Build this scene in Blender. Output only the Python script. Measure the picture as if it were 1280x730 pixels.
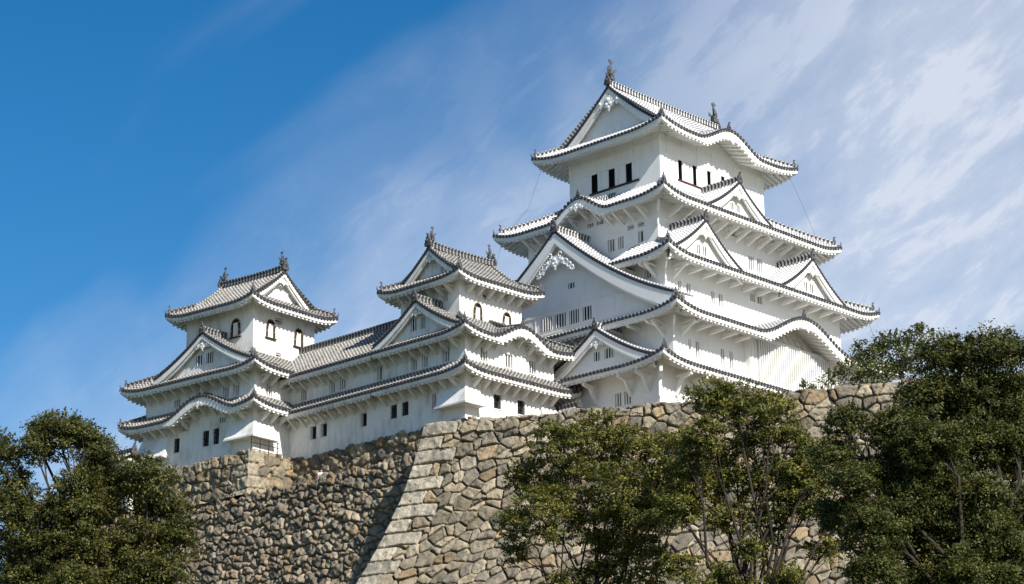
import bpy, math, random
import numpy as np
from math import radians, sin, cos, pi, sqrt
from mathutils import Matrix, Vector

for o in list(bpy.data.objects): bpy.data.objects.remove(o)
scene = bpy.context.scene
C = scene.collection
random.seed(7)

# ---------------------------------------------------------------- camera
HD, TH, RO = 0.765925, 0.300591, 0.008135       # heading, pitch, roll
Fh = Vector((cos(HD), sin(HD), 0)); Rh = Vector((sin(HD), -cos(HD), 0)); Zu = Vector((0, 0, 1))
fw = Fh*cos(TH) + Zu*sin(TH); up = -Fh*sin(TH) + Zu*cos(TH)
cr = Rh*cos(RO) - up*sin(RO); cu = Rh*sin(RO) + up*cos(RO)
cam = bpy.data.objects.new('camera', bpy.data.cameras.new('camera')); C.objects.link(cam)
cam.matrix_world = Matrix(((cr.x, cu.x, -fw.x, 0), (cr.y, cu.y, -fw.y, 0), (cr.z, cu.z, -fw.z, 0), (0, 0, 0, 1)))
cam.data.sensor_width = 36; cam.data.lens = 36*2745/1280; cam.data.clip_end = 20000; cam.data.clip_start = 0.5
scene.camera = cam

# ---------------------------------------------------------------- light
SUN = Vector((-0.18, -1.0, 0.78)).normalized()
sl = bpy.data.lights.new('sun', 'SUN'); sl.energy = 4.3; sl.angle = radians(0.5); sl.color = (1.0, 0.955, 0.89)
so = bpy.data.objects.new('sun', sl); C.objects.link(so)
so.rotation_euler = SUN.to_track_quat('Z', 'Y').to_euler()
scene.view_settings.view_transform = 'Standard'; scene.view_settings.look = 'None'
scene.view_settings.gamma = 1; scene.view_settings.exposure = 0.66; scene.view_settings.use_curve_mapping = False

def nn(nt, typ, **kw):
    n = nt.nodes.new(typ)
    for k, v in kw.items():
        if k == 'op': n.operation = v
        elif k == 'ins':
            for i, x in v.items():
                if hasattr(x, 'is_linked') or isinstance(x, bpy.types.NodeSocket): nt.links.new(x, n.inputs[i])
                else: n.inputs[i].default_value = x
        else: setattr(n, k, v)
    return n
def mth(nt, op, a, b=0.0, c=None, clamp=False):
    ins = {0: a, 1: b}
    if c is not None: ins[2] = c
    n = nn(nt, 'ShaderNodeMath', op=op, ins=ins); n.use_clamp = clamp
    return n.outputs[0]
def ramp(nt, fac, stops, interp='LINEAR'):
    n = nt.nodes.new('ShaderNodeValToRGB'); e = n.color_ramp.elements; n.color_ramp.interpolation = interp
    while len(e) < len(stops): e.new(0.5)
    for i, (p, c) in enumerate(stops):
        e[i].position = p; e[i].color = (*c, 1) if len(c) == 3 else c
    nt.links.new(fac, n.inputs[0]); return n.outputs[0]

# world: sky + cirrus laid out on the dome by direction
w = bpy.data.worlds.new('World'); scene.world = w; w.use_nodes = True
nt = w.node_tree; nt.nodes.clear()
sky = nn(nt, 'ShaderNodeTexSky', sky_type='NISHITA', sun_disc=False, sun_elevation=math.asin(SUN.z),
         sun_rotation=math.atan2(SUN.x, SUN.y), altitude=0, air_density=1.0, dust_density=0.5, ozone_density=3.0)
tc = nn(nt, 'ShaderNodeTexCoord')
r1 = nn(nt, 'ShaderNodeVectorRotate', rotation_type='Z_AXIS', ins={0: tc.outputs['Generated'], 'Angle': -HD})
sep = nn(nt, 'ShaderNodeSeparateXYZ', ins={0: r1.outputs[0]})
X, Y, Zc = sep.outputs                     # X ahead over the castle, Y left, Z up
r2 = nn(nt, 'ShaderNodeVectorRotate', rotation_type='X_AXIS', ins={0: r1.outputs[0], 'Angle': radians(38)})
def noise(vec, sc, loc, scale, detail, rough, dist=0.0):
    m = nn(nt, 'ShaderNodeMapping', ins={0: vec, 'Scale': sc, 'Location': loc})
    return nn(nt, 'ShaderNodeTexNoise', ins={0: m.outputs[0], 'Scale': scale, 'Detail': detail, 'Roughness': rough, 'Distortion': dist}).outputs[0]
big = noise(r2.outputs[0], (1, 1.4, 3.0), (1.3, 0.2, 0.4), 3.2, 3, 0.5, 0.6)
streak = noise(r2.outputs[0], (1, 1.7, 3.8), (3.1, 1.2, 0.0), 5.6, 8, 0.56, 1.2)
puff = noise(r2.outputs[0], (1, 2.2, 4.0), (0.1, 4.2, 2.0), 16.0, 8, 0.6, 0.5)
# cover grows to the right and thins at the upper left
fib = noise(r2.outputs[0], (1, 2.2, 11.0), (5.1, 2.2, 1.0), 11.0, 10, 0.66, 1.6)
f_ = mth(nt, 'ADD', mth(nt, 'SUBTRACT', 0.142, Y), mth(nt, 'MULTIPLY', mth(nt, 'SUBTRACT', 0.296, Zc), 1.47))
f_ = mth(nt, 'ADD', f_, mth(nt, 'MULTIPLY', mth(nt, 'SUBTRACT', big, 0.5), 0.42))
msk = ramp(nt, mth(nt, 'ADD', f_, 0.12), [(0.0, (0, 0, 0)), (0.10, (0.16,)*3), (0.20, (0.50,)*3), (0.36, (0.86,)*3)], 'EASE')
T_ = mth(nt, 'ADD', mth(nt, 'MULTIPLY', streak, 0.9), mth(nt, 'ADD', mth(nt, 'MULTIPLY', puff, 0.55), mth(nt, 'MULTIPLY', fib, 0.35)))
tx = ramp(nt, T_, [(0.55, (0.42,)*3), (0.90, (0.62,)*3), (1.25, (0.78,)*3)])
dens = mth(nt, 'MULTIPLY', mth(nt, 'MULTIPLY', msk, tx), 1.16, clamp=True)
skc = nn(nt, 'ShaderNodeHueSaturation', ins={'Hue': 0.499, 'Saturation': 1.40, 'Value': 0.77, 'Color': sky.outputs[0]})
cl = nn(nt, 'ShaderNodeMixRGB', blend_type='MIX', ins={0: dens, 1: skc.outputs[0], 2: (5.3, 5.55, 6.1, 1)})
bg = nn(nt, 'ShaderNodeBackground', ins={0: cl.outputs[0], 1: 0.10})
nt.links.new(bg.outputs[0], nn(nt, 'ShaderNodeOutputWorld').inputs[0])

# ---------------------------------------------------------------- materials
def mat(name):
    m = bpy.data.materials.new(name); m.use_nodes = True
    nt = m.node_tree; b = nt.nodes['Principled BSDF']; b.inputs['Specular IOR Level'].default_value = 0.3
    return m, nt, b
def simple(name, col, rough=0.8, metal=0.0):
    m, nt, b = mat(name); b.inputs[0].default_value = (*col, 1); b.inputs['Roughness'].default_value = rough
    b.inputs['Metallic'].default_value = metal
    co = nn(nt, 'ShaderNodeTexCoord').outputs['Object']
    n = nn(nt, 'ShaderNodeTexNoise', ins={0: co, 'Scale': 4.0, 'Detail': 6.0}).outputs[0]
    nt.links.new(ramp(nt, n, [(0.3, tuple(c*0.72 for c in col)), (0.7, tuple(min(1, c*1.22) for c in col))]), b.inputs[0])
    return m
def plaster(name, clean, dirt, amount):
    m, nt, b = mat(name); b.inputs['Roughness'].default_value = 0.75
    co = nn(nt, 'ShaderNodeTexCoord').outputs['Object']
    mp = nn(nt, 'ShaderNodeMapping', ins={0: co, 'Scale': (1.5, 1.5, 0.4)}).outputs[0]
    n1 = nn(nt, 'ShaderNodeTexNoise', ins={0: mp, 'Scale': 1.3, 'Detail': 8.0, 'Roughness': 0.65}).outputs[0]
    n2 = nn(nt, 'ShaderNodeTexNoise', ins={0: co, 'Scale': 0.45, 'Detail': 4.0}).outputs[0]
    f = mth(nt, 'MULTIPLY', mth(nt, 'SUBTRACT', mth(nt, 'ADD', n1, n2), 0.95), 2.2*amount, clamp=True)
    mx = nn(nt, 'ShaderNodeMixRGB', ins={0: f, 1: (*clean, 1), 2: (*dirt, 1)})
    nt.links.new(mx.outputs[0], b.inputs[0])
    n3 = nn(nt, 'ShaderNodeTexNoise', ins={0: co, 'Scale': 7.0, 'Detail': 5.0}).outputs[0]
    bp = nn(nt, 'ShaderNodeBump', ins={'Strength': 0.25, 'Distance': 0.03, 'Height': n3})
    nt.links.new(bp.outputs[0], b.inputs['Normal'])
    return m
def tiles(name, tile, joint, frac, mott, pitch=0.34):
    """one course of tile and its plastered joint, repeated down the slope (UV y in metres)"""
    m, nt, b = mat(name); b.inputs['Roughness'].default_value = 0.6
    uv = nn(nt, 'ShaderNodeTexCoord').outputs['UV']
    s = nn(nt, 'ShaderNodeSeparateXYZ', ins={0: uv})
    co = nn(nt, 'ShaderNodeTexCoord').outputs['Object']
    n1 = nn(nt, 'ShaderNodeTexNoise', ins={0: co, 'Scale': 2.6, 'Detail': 6.0, 'Roughness': 0.7}).outputs[0]
    wob = mth(nt, 'MULTIPLY', mth(nt, 'SUBTRACT', n1, 0.5), 0.25)
    fr = mth(nt, 'FRACT', mth(nt, 'ADD', mth(nt, 'DIVIDE', s.outputs[1], pitch), wob))
    isj = mth(nt, 'LESS_THAN', fr, frac)
    n2 = nn(nt, 'ShaderNodeTexNoise', ins={0: co, 'Scale': 1.1, 'Detail': 5.0}).outputs[0]
    t2 = ramp(nt, n2, [(0.3, tuple(c*(1-mott) for c in tile)), (0.7, tuple(c*(1+mott) for c in tile))])
    n3 = nn(nt, 'ShaderNodeTexNoise', ins={0: co, 'Scale': 3.1, 'Detail': 6.0, 'Roughness': 0.7}).outputs[0]
    j2 = ramp(nt, n3, [(0.32, tuple(c*(1-mott) for c in joint)), (0.6, joint)])
    mx = nn(nt, 'ShaderNodeMixRGB', ins={0: isj, 1: t2, 2: j2})
    nt.links.new(mx.outputs[0], b.inputs[0])
    return m
M = {}
M['plaster'] = plaster('white_plaster', (0.84, 0.83, 0.80), (0.62, 0.59, 0.54), 0.38)
M['plaster_old'] = plaster('weathered_plaster', (0.80, 0.79, 0.76), (0.44, 0.41, 0.36), 0.9)
M['rib'] = tiles('plastered_round_tile', (0.22, 0.22, 0.23), (0.76, 0.75, 0.73), 0.60, 0.2)
M['bed'] = tiles('plastered_flat_tile', (0.16, 0.16, 0.17), (0.66, 0.65, 0.63), 0.40, 0.25)
M['rib_old'] = tiles('weathered_round_tile', (0.12, 0.115, 0.105), (0.48, 0.455, 0.41), 0.42, 0.6)
M['bed_old'] = tiles('weathered_flat_tile', (0.06, 0.058, 0.055), (0.36, 0.335, 0.29), 0.34, 0.45)
M['ridge'] = tiles('ridge_tile', (0.05, 0.05, 0.055), (0.62, 0.61, 0.59), 0.42, 0.3, 0.36)
M['ridge_old'] = tiles('weathered_ridge_tile', (0.05, 0.05, 0.052), (0.36, 0.35, 0.33), 0.32, 0.4, 0.36)
M['dark'] = simple('dark_tile', (0.045, 0.045, 0.05), 0.55)
M['orn'] = simple('ornament_tile', (0.085, 0.085, 0.088), 0.6)
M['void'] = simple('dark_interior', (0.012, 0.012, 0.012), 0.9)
M['wood'] = simple('dark_timber', (0.05, 0.032, 0.025), 0.7)
M['red'] = simple('red_lacquer_rail', (0.09, 0.022, 0.022), 0.6)
M['iron'] = simple('black_iron', (0.02, 0.02, 0.02), 0.5)
M['gold'] = simple('gilt_metal', (0.55, 0.36, 0.08), 0.4, 0.6)
M['skin'] = simple('skin', (0.55, 0.32, 0.24), 0.6)
M['cloth'] = simple('white_cloth', (0.7, 0.7, 0.72), 0.9)
M['navy'] = simple('black_cloth', (0.02, 0.02, 0.03), 0.9)
M['earth'] = simple('earth', (0.16, 0.13, 0.09), 0.95)
M['grass'] = simple('grass_ground', (0.06, 0.075, 0.03), 0.95)
M['bark'] = simple('bark', (0.040, 0.032, 0.025), 0.9)

def stone_mat():
    m, nt, b = mat('granite_block'); b.inputs['Roughness'].default_value = 0.9
    at = nn(nt, 'ShaderNodeAttribute', attribute_name='stone_col').outputs['Color']
    co = nn(nt, 'ShaderNodeTexCoord').outputs['Object']
    n1 = nn(nt, 'ShaderNodeTexNoise', ins={0: co, 'Scale': 2.2, 'Detail': 10.0, 'Roughness': 0.72}).outputs[0]
    n2 = nn(nt, 'ShaderNodeTexNoise', ins={0: co, 'Scale': 11.0, 'Detail': 6.0, 'Roughness': 0.7}).outputs[0]
    n4 = nn(nt, 'ShaderNodeTexNoise', ins={0: co, 'Scale': 0.9, 'Detail': 7.0, 'Roughness': 0.6}).outputs[0]
    f = ramp(nt, n1, [(0.30, (0.42, 0.40, 0.38)), (0.47, (0.92, 0.9, 0.87)), (0.62, (1.1, 1.08, 1.04)), (0.78, (1.45, 1.4, 1.3))])
    mx = nn(nt, 'ShaderNodeMixRGB', blend_type='MULTIPLY', ins={0: 1.0, 1: at, 2: f})
    g = ramp(nt, n2, [(0.32, (0.36, 0.34, 0.32)), (0.46, (0.95, 0.94, 0.92)), (0.68, (1.35, 1.32, 1.24))])
    m2 = nn(nt, 'ShaderNodeMixRGB', blend_type='MULTIPLY', ins={0: 0.8, 1: mx.outputs[0], 2: g})
    lich = ramp(nt, n4, [(0.50, (0, 0, 0)), (0.64, (0.62,)*3)])
    m3 = nn(nt, 'ShaderNodeMixRGB', ins={0: lich, 1: m2.outputs[0], 2: (0.10, 0.095, 0.08, 1)})
    nt.links.new(m3.outputs[0], b.inputs[0])
    h = mth(nt, 'ADD', n1, mth(nt, 'MULTIPLY', n2, 0.5))
    bp = nn(nt, 'ShaderNodeBump', ins={'Strength': 0.8, 'Distance': 0.12, 'Height': h})
    nt.links.new(bp.outputs[0], b.inputs['Normal'])
    return m
M['stone'] = stone_mat()
def leaf_mat():
    m, nt, b = mat('leaf'); b.inputs['Roughness'].default_value = 0.55
    at = nn(nt, 'ShaderNodeAttribute', attribute_name='leaf_col').outputs['Color']
    nt.links.new(at, b.inputs[0])
    tr = nn(nt, 'ShaderNodeBsdfTranslucent', ins={0: at})
    mx = nn(nt, 'ShaderNodeMixShader', ins={0: 0.28, 1: b.outputs[0], 2: tr.outputs[0]})
    nt.links.new(mx.outputs[0], nt.nodes['Material Output'].inputs[0])
    return m
M['leaf'] = leaf_mat()

# ---------------------------------------------------------------- mesh building
class MB:
    def __init__(s): s.v = []; s.f = []; s.m = []; s.uv = []
    def vert(s, p, uv=(0, 0)): s.v.append(tuple(p)); s.uv.append(uv); return len(s.v)-1
    def face(s, ids, m=0): s.f.append(ids); s.m.append(m)
    def poly(s, pts, m=0, uvs=None):
        b = len(s.v)
        for i, p in enumerate(pts): s.vert(p, uvs[i] if uvs else (0, 0))
        s.face(list(range(b, b+len(pts))), m)
    def hexa(s, p, m=0):      # p: 8 points, bottom ring 0-3, top ring 4-7
        b = len(s.v)
        for q in p: s.vert(q)
        for q in ((3, 2, 1, 0), (4, 5, 6, 7), (0, 1, 5, 4), (1, 2, 6, 5), (2, 3, 7, 6), (3, 0, 4, 7)): s.face([b+i for i in q], m)
    def box(s, c0, c1, m=0):
        x0, y0, z0 = c0; x1, y1, z1 = c1
        s.hexa([(x0, y0, z0), (x1, y0, z0), (x1, y1, z0), (x0, y1, z0), (x0, y0, z1), (x1, y0, z1), (x1, y1, z1), (x0, y1, z1)], m)
    def obox(s, o, u, v, w3, m=0):   # oriented box from a corner and three edge vectors
        o, u, v, w3 = map(Vector, (o, u, v, w3))
        s.hexa([o, o+u, o+u+v, o+v, o+w3, o+u+w3, o+u+v+w3, o+v+w3], m)
    def beam(s, a, b, w_, h, m=0):
        a, b = Vector(a), Vector(b); d = (b-a).normalized()
        sd = d.cross(Zu); sd = sd.normalized() if sd.length > 1e-4 else Vector((1, 0, 0)); u2 = sd.cross(d).normalized()
        o = a - sd*w_/2 - u2*h/2; s.obox(o, b-a, sd*w_, u2*h, m)
    def tube(s, pts, rads, n=6, m=0, cap=True):
        rings = []
        pts = [Vector(p) for p in pts]
        for i, p in enumerate(pts):
            d = (pts[min(i+1, len(pts)-1)] - pts[max(i-1, 0)]).normalized()
            a = d.cross(Vector((0.13, 0.31, 0.94))); a.normalize(); b2 = d.cross(a)
            r = rads[i] if hasattr(rads, '__len__') else rads
            rings.append([s.vert(p + (a*cos(2*pi*k/n) + b2*sin(2*pi*k/n))*r, (0, 0)) for k in range(n)])
        for r0, r1_ in zip(rings, rings[1:]):
            for k in range(n): s.face([r0[k], r0[(k+1) % n], r1_[(k+1) % n], r1_[k]], m)
        if cap: s.face(rings[0][::-1], m); s.face(rings[-1], m)
    def extrude(s, poly, o, ux, uz, n, m=0):   # flat outline in (ux, uz) at o, thickened by vector n
        o, ux, uz, n = map(Vector, (o, ux, uz, n)); k = len(poly)
        a = [s.vert(o + ux*x + uz*z) for x, z in poly]; b = [s.vert(o + ux*x + uz*z + n) for x, z in poly]
        s.face(a[::-1], m); s.face(b, m)
        for i in range(k): s.face([a[i], a[(i+1) % k], b[(i+1) % k], b[i]], m)
    def ball(s, c, r, m=0, sq=(1, 1, 1), n=8):
        c = Vector(c); rows = []
        for i in range(1, n//2+1):
            th = pi*i/(n//2+1); rows.append([s.vert(c + Vector((sin(th)*cos(2*pi*k/n)*r*sq[0], sin(th)*sin(2*pi*k/n)*r*sq[1], cos(th)*r*sq[2]))) for k in range(n)])
        t = s.vert(c+Vector((0, 0, r*sq[2]))); b = s.vert(c-Vector((0, 0, r*sq[2])))
        for k in range(n):
            s.face([t, rows[0][k], rows[0][(k+1) % n]], m); s.face([b, rows[-1][(k+1) % n], rows[-1][k]], m)
            for r0, r1_ in zip(rows, rows[1:]): s.face([r0[k], r1_[k], r1_[(k+1) % n], r0[(k+1) % n]], m)
    def build(s, name, mats, parent=None, smooth=False, loc=None):
        me = bpy.data.meshes.new(name); me.from_pydata(s.v, [], s.f)
        for mm in (mats if isinstance(mats, (list, tuple)) else [mats]): me.materials.append(M[mm] if isinstance(mm, str) else mm)
        me.polygons.foreach_set('material_index', s.m)
        if smooth: me.polygons.foreach_set('use_smooth', [True]*len(s.f))
        uvl = me.uv_layers.new(name='UVMap')
        li = np.empty(len(me.loops), dtype=np.int32); me.loops.foreach_get('vertex_index', li)
        uvl.data.foreach_set('uv', np.array(s.uv, dtype=np.float32)[li].ravel())
        me.update()
        o = bpy.data.objects.new(name, me); C.objects.link(o)
        if parent: o.parent = parent
        if loc is not None: o.location = loc
        return o
def tag(o, label=None, cat=None, group=None, kind=None):
    for k, v in (('label', label), ('category', cat), ('group', group), ('kind', kind)):
        if v: o[k] = v
    return o
def empty(name, loc, rz=0.0):
    o = bpy.data.objects.new(name, None); C.objects.link(o); o.location = loc; o.rotation_euler = (0, 0, rz); o.empty_display_size = 0.5
    return o
def V3(p2, z): return Vector((p2[0], p2[1], z))

# ---------------------------------------------------------------- walls with real openings
def sides(X0, X1, Y0, Y1):
    return {'S': (Vector((X0, Y0)), Vector((1, 0)), Vector((0, 1)), X1-X0), 'W': (Vector((X0, Y1)), Vector((0, -1)), Vector((1, 0)), Y1-Y0),
            'N': (Vector((X1, Y1)), Vector((-1, 0)), Vector((0, -1)), X1-X0), 'E': (Vector((X1, Y0)), Vector((0, 1)), Vector((-1, 0)), Y1-Y0)}
def to_u(side, rect, a, b):
    """axis coordinates a<b on that side -> u range"""
    X0, X1, Y0, Y1 = rect
    return (a-X0, b-X0) if side == 'S' else (Y1-b, Y1-a) if side == 'W' else (X1-b, X1-a) if side == 'N' else (a-Y0, b-Y0)
def wall_block(name, parent, rect, z0, z1, holes=None, m='plaster'):
    """holes: {'S': [(a, b, zlo, zhi), ...]} in axis coordinates"""
    mb = MB(); holes = holes or {}
    for sd, (A, du, dn, L) in sides(*rect).items():
        hs = [(*to_u(sd, rect, h[0], h[1]), h[2], h[3]) for h in holes.get(sd, [])]
        us = sorted({0.0, L, *[h[0] for h in hs], *[h[1] for h in hs]}); zs = sorted({z0, z1, *[h[2] for h in hs], *[h[3] for h in hs]})
        for i in range(len(us)-1):
            for j in range(len(zs)-1):
                cu_, cz = (us[i]+us[i+1])/2, (zs[j]+zs[j+1])/2
                if any(h[0] < cu_ < h[1] and h[2] < cz < h[3] for h in hs): continue
                P = lambda u, z: V3(A+du*u, z)
                mb.poly([P(us[i], zs[j]), P(us[i+1], zs[j]), P(us[i+1], zs[j+1]), P(us[i], zs[j+1])])
    mb.poly([(rect[0], rect[2], z1), (rect[1], rect[2], z1), (rect[1], rect[3], z1), (rect[0], rect[3], z1)])
    return mb.build(name, m, parent)
def face_frame(side, v):
    """origin/along/out for a wall plane: point(a, z, out)"""
    if side == 'S': return lambda a, z, o=0.0: Vector((a, v-o, z))
    if side == 'W': return lambda a, z, o=0.0: Vector((v-o, a, z))
    if side == 'E': return lambda a, z, o=0.0: Vector((v+o, a, z))
    return lambda a, z, o=0.0: Vector((a, v+o, z))
def pbox(mb, P, a0, a1, z0, z1, o0, o1, m=0):
    mb.hexa([P(a0, z0, o0), P(a1, z0, o0), P(a1, z0, o1), P(a0, z0, o1), P(a0, z1, o0), P(a1, z1, o0), P(a1, z1, o1), P(a0, z1, o1)], m)
def window(parent, side, v, h, style='lattice', m='plaster', dep=0.30, cut=True):
    """a recessed opening with its own lattice; h = (a, b, zlo, zhi)"""
    P = face_frame(side, v); a, b, z0, z1 = h; mb = MB()
    if not cut:      # shallow panel set on the surface (gable walls)
        pbox(mb, P, a-.07, b+.07, z0-.07, z1+.07, 0.0, .035, 0); pbox(mb, P, a, b, z0, z1, .035, .042, 1); ob = .045
    else:
        q = [(a, z0), (b, z0), (b, z1), (a, z1)]
        for i in range(4):
            (x0, y0), (x1, y1) = q[i], q[(i+1) % 4]
            mb.poly([P(x0, y0, 0), P(x1, y1, 0), P(x1, y1, -dep), P(x0, y0, -dep)], 0)
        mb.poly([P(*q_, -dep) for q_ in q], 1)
        pbox(mb, P, a-.06, b+.06, z0-.07, z0-.002, 0.0, .05, 0); ob = -0.12
    wn = mb.build('window', [m, 'void'], parent)
    lb = MB(); W = b-a
    if style in ('lattice', 'vent'):
        n = max(2, round(W/0.27))
        if style == 'vent':
            for k in range(2): pbox(lb, P, a, b, z0+(z1-z0)*(k+.6)/2.2, z0+(z1-z0)*(k+.6)/2.2+.09, ob-.03, ob+.03)
        else:
            for k in range(n):
                c = a + W*(k+0.5)/n; pbox(lb, P, c-.045, c+.045, z0, z1, ob-.08, ob+.03)
        lb.build('lattice', m, wn)
    elif style == 'iron':
        for k in range(4):
            c = a+W*(k+.5)/4; pbox(lb, P, c-.03, c+.03, z0, z1, ob-.02, ob+.02)
        for k in range(3):
            c = z0+(z1-z0)*(k+.7)/3.4; pbox(lb, P, a, b, c-.025, c+.025, ob-.025, ob+.025)
        lb.build('lattice', 'iron', wn)
    elif style == 'open':
        s = 1 if side == 'W' else -1     # a plastered shutter swung open at one jamb
        if style == 'open':
            aa = b if s > 0 else a
            pbox(lb, P, aa-.03-(0.05 if s > 0 else -0.05), aa+.03-(0.05 if s > 0 else -0.05), z0, z1, -dep+.02, -.02)
        lb.build('shutter', m, wn)
    return wn

# ---------------------------------------------------------------- roofs
SP = 0.37
def kara(u, k):
    if not k: return 0.0
    w_ = (u-k[0])/k[1]
    return k[2]*0.5*(1+cos(pi*w_)) if abs(w_) < 1 else 0.0
def zslope(z0, rise, T, L, TL, TR, sori=0.6, D=4.0, k=None, hipL=True, hipR=True, kt=0.10):
    def zf(u, t):
        q = t/T; z = z0 + rise*(0.78*q + 0.22*q*q); qq = min(q, 1); s = 0
        if hipL: s += max(0, 1-max(0, u-qq*TL)/D)**2.4
        if hipR: s += max(0, 1-max(0, L-u-qq*TR)/D)**2.4
        z += sori*s*(1-qq)
        if k:
            b = kara(u, k)
            if b > 0.01: z = max(z, z0 + b + kt*t)
        return z
    return zf
def rib_tube(mb, pts, ups, side, r=0.105, m=1, v0=0.0):
    """half-round tile run; side = unit vector across the run"""
    rings = []; v = v0
    for i, p in enumerate(pts):
        if i: v += (p-pts[i-1]).length
        n = ups[i]
        rings.append([mb.vert(p + side*(-r*cos(a)) + n*(r*1.05*sin(a)), (0, v)) for a in (0, pi/4, pi/2, 3*pi/4, pi)])
    for a, b in zip(rings, rings[1:]):
        for j in range(4): mb.face([a[j], a[j+1], b[j+1], b[j]], m)
def disc(mb, c, side, out, r=0.15, m=2, dep=0.14, n=8):
    upv = side.cross(out).normalized()
    if upv.z < 0: upv = -upv
    f = [mb.vert(c + side*(r*cos(2*pi*k/n)) + upv*(r*sin(2*pi*k/n))) for k in range(n)]
    b = [mb.vert(c - out*dep + side*(r*cos(2*pi*k/n)) + upv*(r*sin(2*pi*k/n))) for k in range(n)]
    mb.face(f, m)
    for k in range(n): mb.face([f[k], f[(k+1) % n], b[(k+1) % n], b[k]], m)
def slope(mb, A, du, dn, L, zf, tm, u0=0.0, u1=None, seg=0.7):
    """tile bed, tile runs and eave discs of one slope; tm(u) = run length inward"""
    u1 = L if u1 is None else u1; n = max(1, round((u1-u0)/SP)); sp = (u1-u0)/n
    D3, U3 = V3(dn, 0), V3(du, 0)
    P = lambda u, t: V3(A+du*u+dn*t, zf(u, t))
    for i in range(n):
        ua, ub = u0+i*sp, u0+(i+1)*sp; uc = (ua+ub)/2
        ta, tb, tcn = tm(ua+1e-4), tm(ub-1e-4), tm(uc)
        ns = max(2, int(max(ta, tb)/seg)+1)
        ra = []; rb = []; va = vb = .215; pa = pb = None
        for j in range(ns+1):
            p = P(ua, ta*j/ns); q = P(ub, tb*j/ns)
            if j: va += (p-pa).length; vb += (q-pb).length
            pa, pb = p, q; ra.append(mb.vert(p, (0, va))); rb.append(mb.vert(q, (0, vb)))
        for j in range(ns): mb.face([ra[j], rb[j], rb[j+1], ra[j+1]], 0)
        if tcn > 0.15:
            pts = []; ups = []
            for j in range(ns+1):
                t = tcn*j/ns; p = P(uc, t); e = 0.05
                g = (P(uc, t+e)-p).normalized(); gs = (P(uc+e, t)-P(uc-e, t)).normalized()
                pts.append(p); ups.append(gs.cross(g).normalized())
            gs0 = (P(uc+.05, 0)-P(uc-.05, 0)).normalized()
            rib_tube(mb, pts, ups, gs0, m=1, v0=0.08)
            disc(mb, pts[0] + ups[0]*0.0 - D3*0.07, gs0, -D3, r=.145, dep=.20)
        # drooping edge tile between the discs
        e0, e1 = P(ua, 0), P(ub, 0)
        mb.poly([e0-Zu*.10-D3*.02, e1-Zu*.10-D3*.02, e1-D3*.02, e0-D3*.02], 0)
def eaves(mb, A, du, dn, L, zf, ov, k=None, TL=None, TR=None, drop=0.13, fh=0.24, raft=True, cl=True, cr_=True):
    """white fascia, stepped soffit board and rafters under one side"""
    n = max(4, round(L/0.4)); D3 = V3(dn, 0)
    def Q(u, t, z): return V3(A+du*u+dn*t, z)
    ze = lambda u: zf(u, 0)
    prev = None
    for i in range(n+1):
        u = L*i/n; kk = kara(u, k); f = fh + (0.34*min(1, kk/0.25) if k else 0)
        uu = lambda t: min(max(u, t if cl else 0), L-(t if cr_ else 0))
        zs = lambda t: ze(u)-drop-f-.06+(t-.22)*.28
        ring = [Q(uu(.03), .03, ze(u)-drop+.02), Q(uu(.05), .05, ze(u)-drop-f), Q(uu(.2), .2, ze(u)-drop-f), Q(uu(.22), .22, ze(u)-drop-f-.06),
                Q(uu(.3), .3, ze(u)-drop-f-.06), Q(uu(.3), .3, ze(u)-drop-f+.07), Q(uu(ov+.05), ov+.05, ze(u)-drop-f+.07+(ov-.3)*.3)]
        if kk > .02: ring.append(Q(u, ov+.02, ze(u)-.2-kk)); 
        else: ring.append(ring[-1]+Vector((0, 0, -.001)))
        ids = [mb.vert(p) for p in ring]
        if prev:
            for a, b in zip(range(len(ids)-1), range(1, len(ids))):
                mb.face([prev[a], prev[b], ids[b], ids[a]], 0)
        prev = ids
    if raft:
        nr = round(L/0.46)
        for i in range(1, nr):
            u = L*i/nr; kk = kara(u, k); f = fh + (0.34*min(1, kk/0.25) if k else 0)
            lim = min(ov, u, L-u)
            if lim < .5: continue
            zb = ze(u)-drop-f-.15; w_ = .095
            a, b = .10, lim
            pts = []
            for t, dz in ((a, 0), (b, (b-.1)*.33)):
                for s in (-w_, w_): pts.append((u+s, t, zb+dz))
            p = [Q(x, t, z) for x, t, z in pts]
            mb.hexa([p[0], p[1], p[3], p[2], p[0]+Zu*.14, p[1]+Zu*.14, p[3]+Zu*.14, p[2]+Zu*.14])
def ridge_run(mb, pts, wd=0.30, ht=0.36, m=0):
    """stacked ridge: layered body with a round cap tile, along a path"""
    v = 0; prev = None
    for i, p in enumerate(pts):
        p = Vector(p)
        d = (Vector(pts[min(i+1, len(pts)-1)])-Vector(pts[max(i-1, 0)])); d2 = Vector((d.x, d.y, 0)).normalized(); sd = Vector((-d2.y, d2.x, 0))
        if i: v += (p-Vector(pts[i-1])).length
        prof = [(-wd/2, -.15), (-wd/2, ht*.45), (-wd/2-.05, ht*.5), (-wd/2-.05, ht*.62), (-wd*.33, ht*.66), (-wd*.27, ht*.9), (0, ht), (wd*.27, ht*.9), (wd*.33, ht*.66), (wd/2+.05, ht*.62), (wd/2+.05, ht*.5), (wd/2, ht*.45), (wd/2, -.15)]
        ids = [mb.vert(p+sd*x+Zu*z, (0, v + (0.18 if 3 < j < 9 else 0))) for j, (x, z) in enumerate(prof)]
        if prev:
            for a in range(len(ids)-1): mb.face([prev[a], ids[a], ids[a+1], prev[a+1]], m)
        else: mb.face(ids, m)
        prev = ids
    mb.face(prev[::-1], m)
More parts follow.
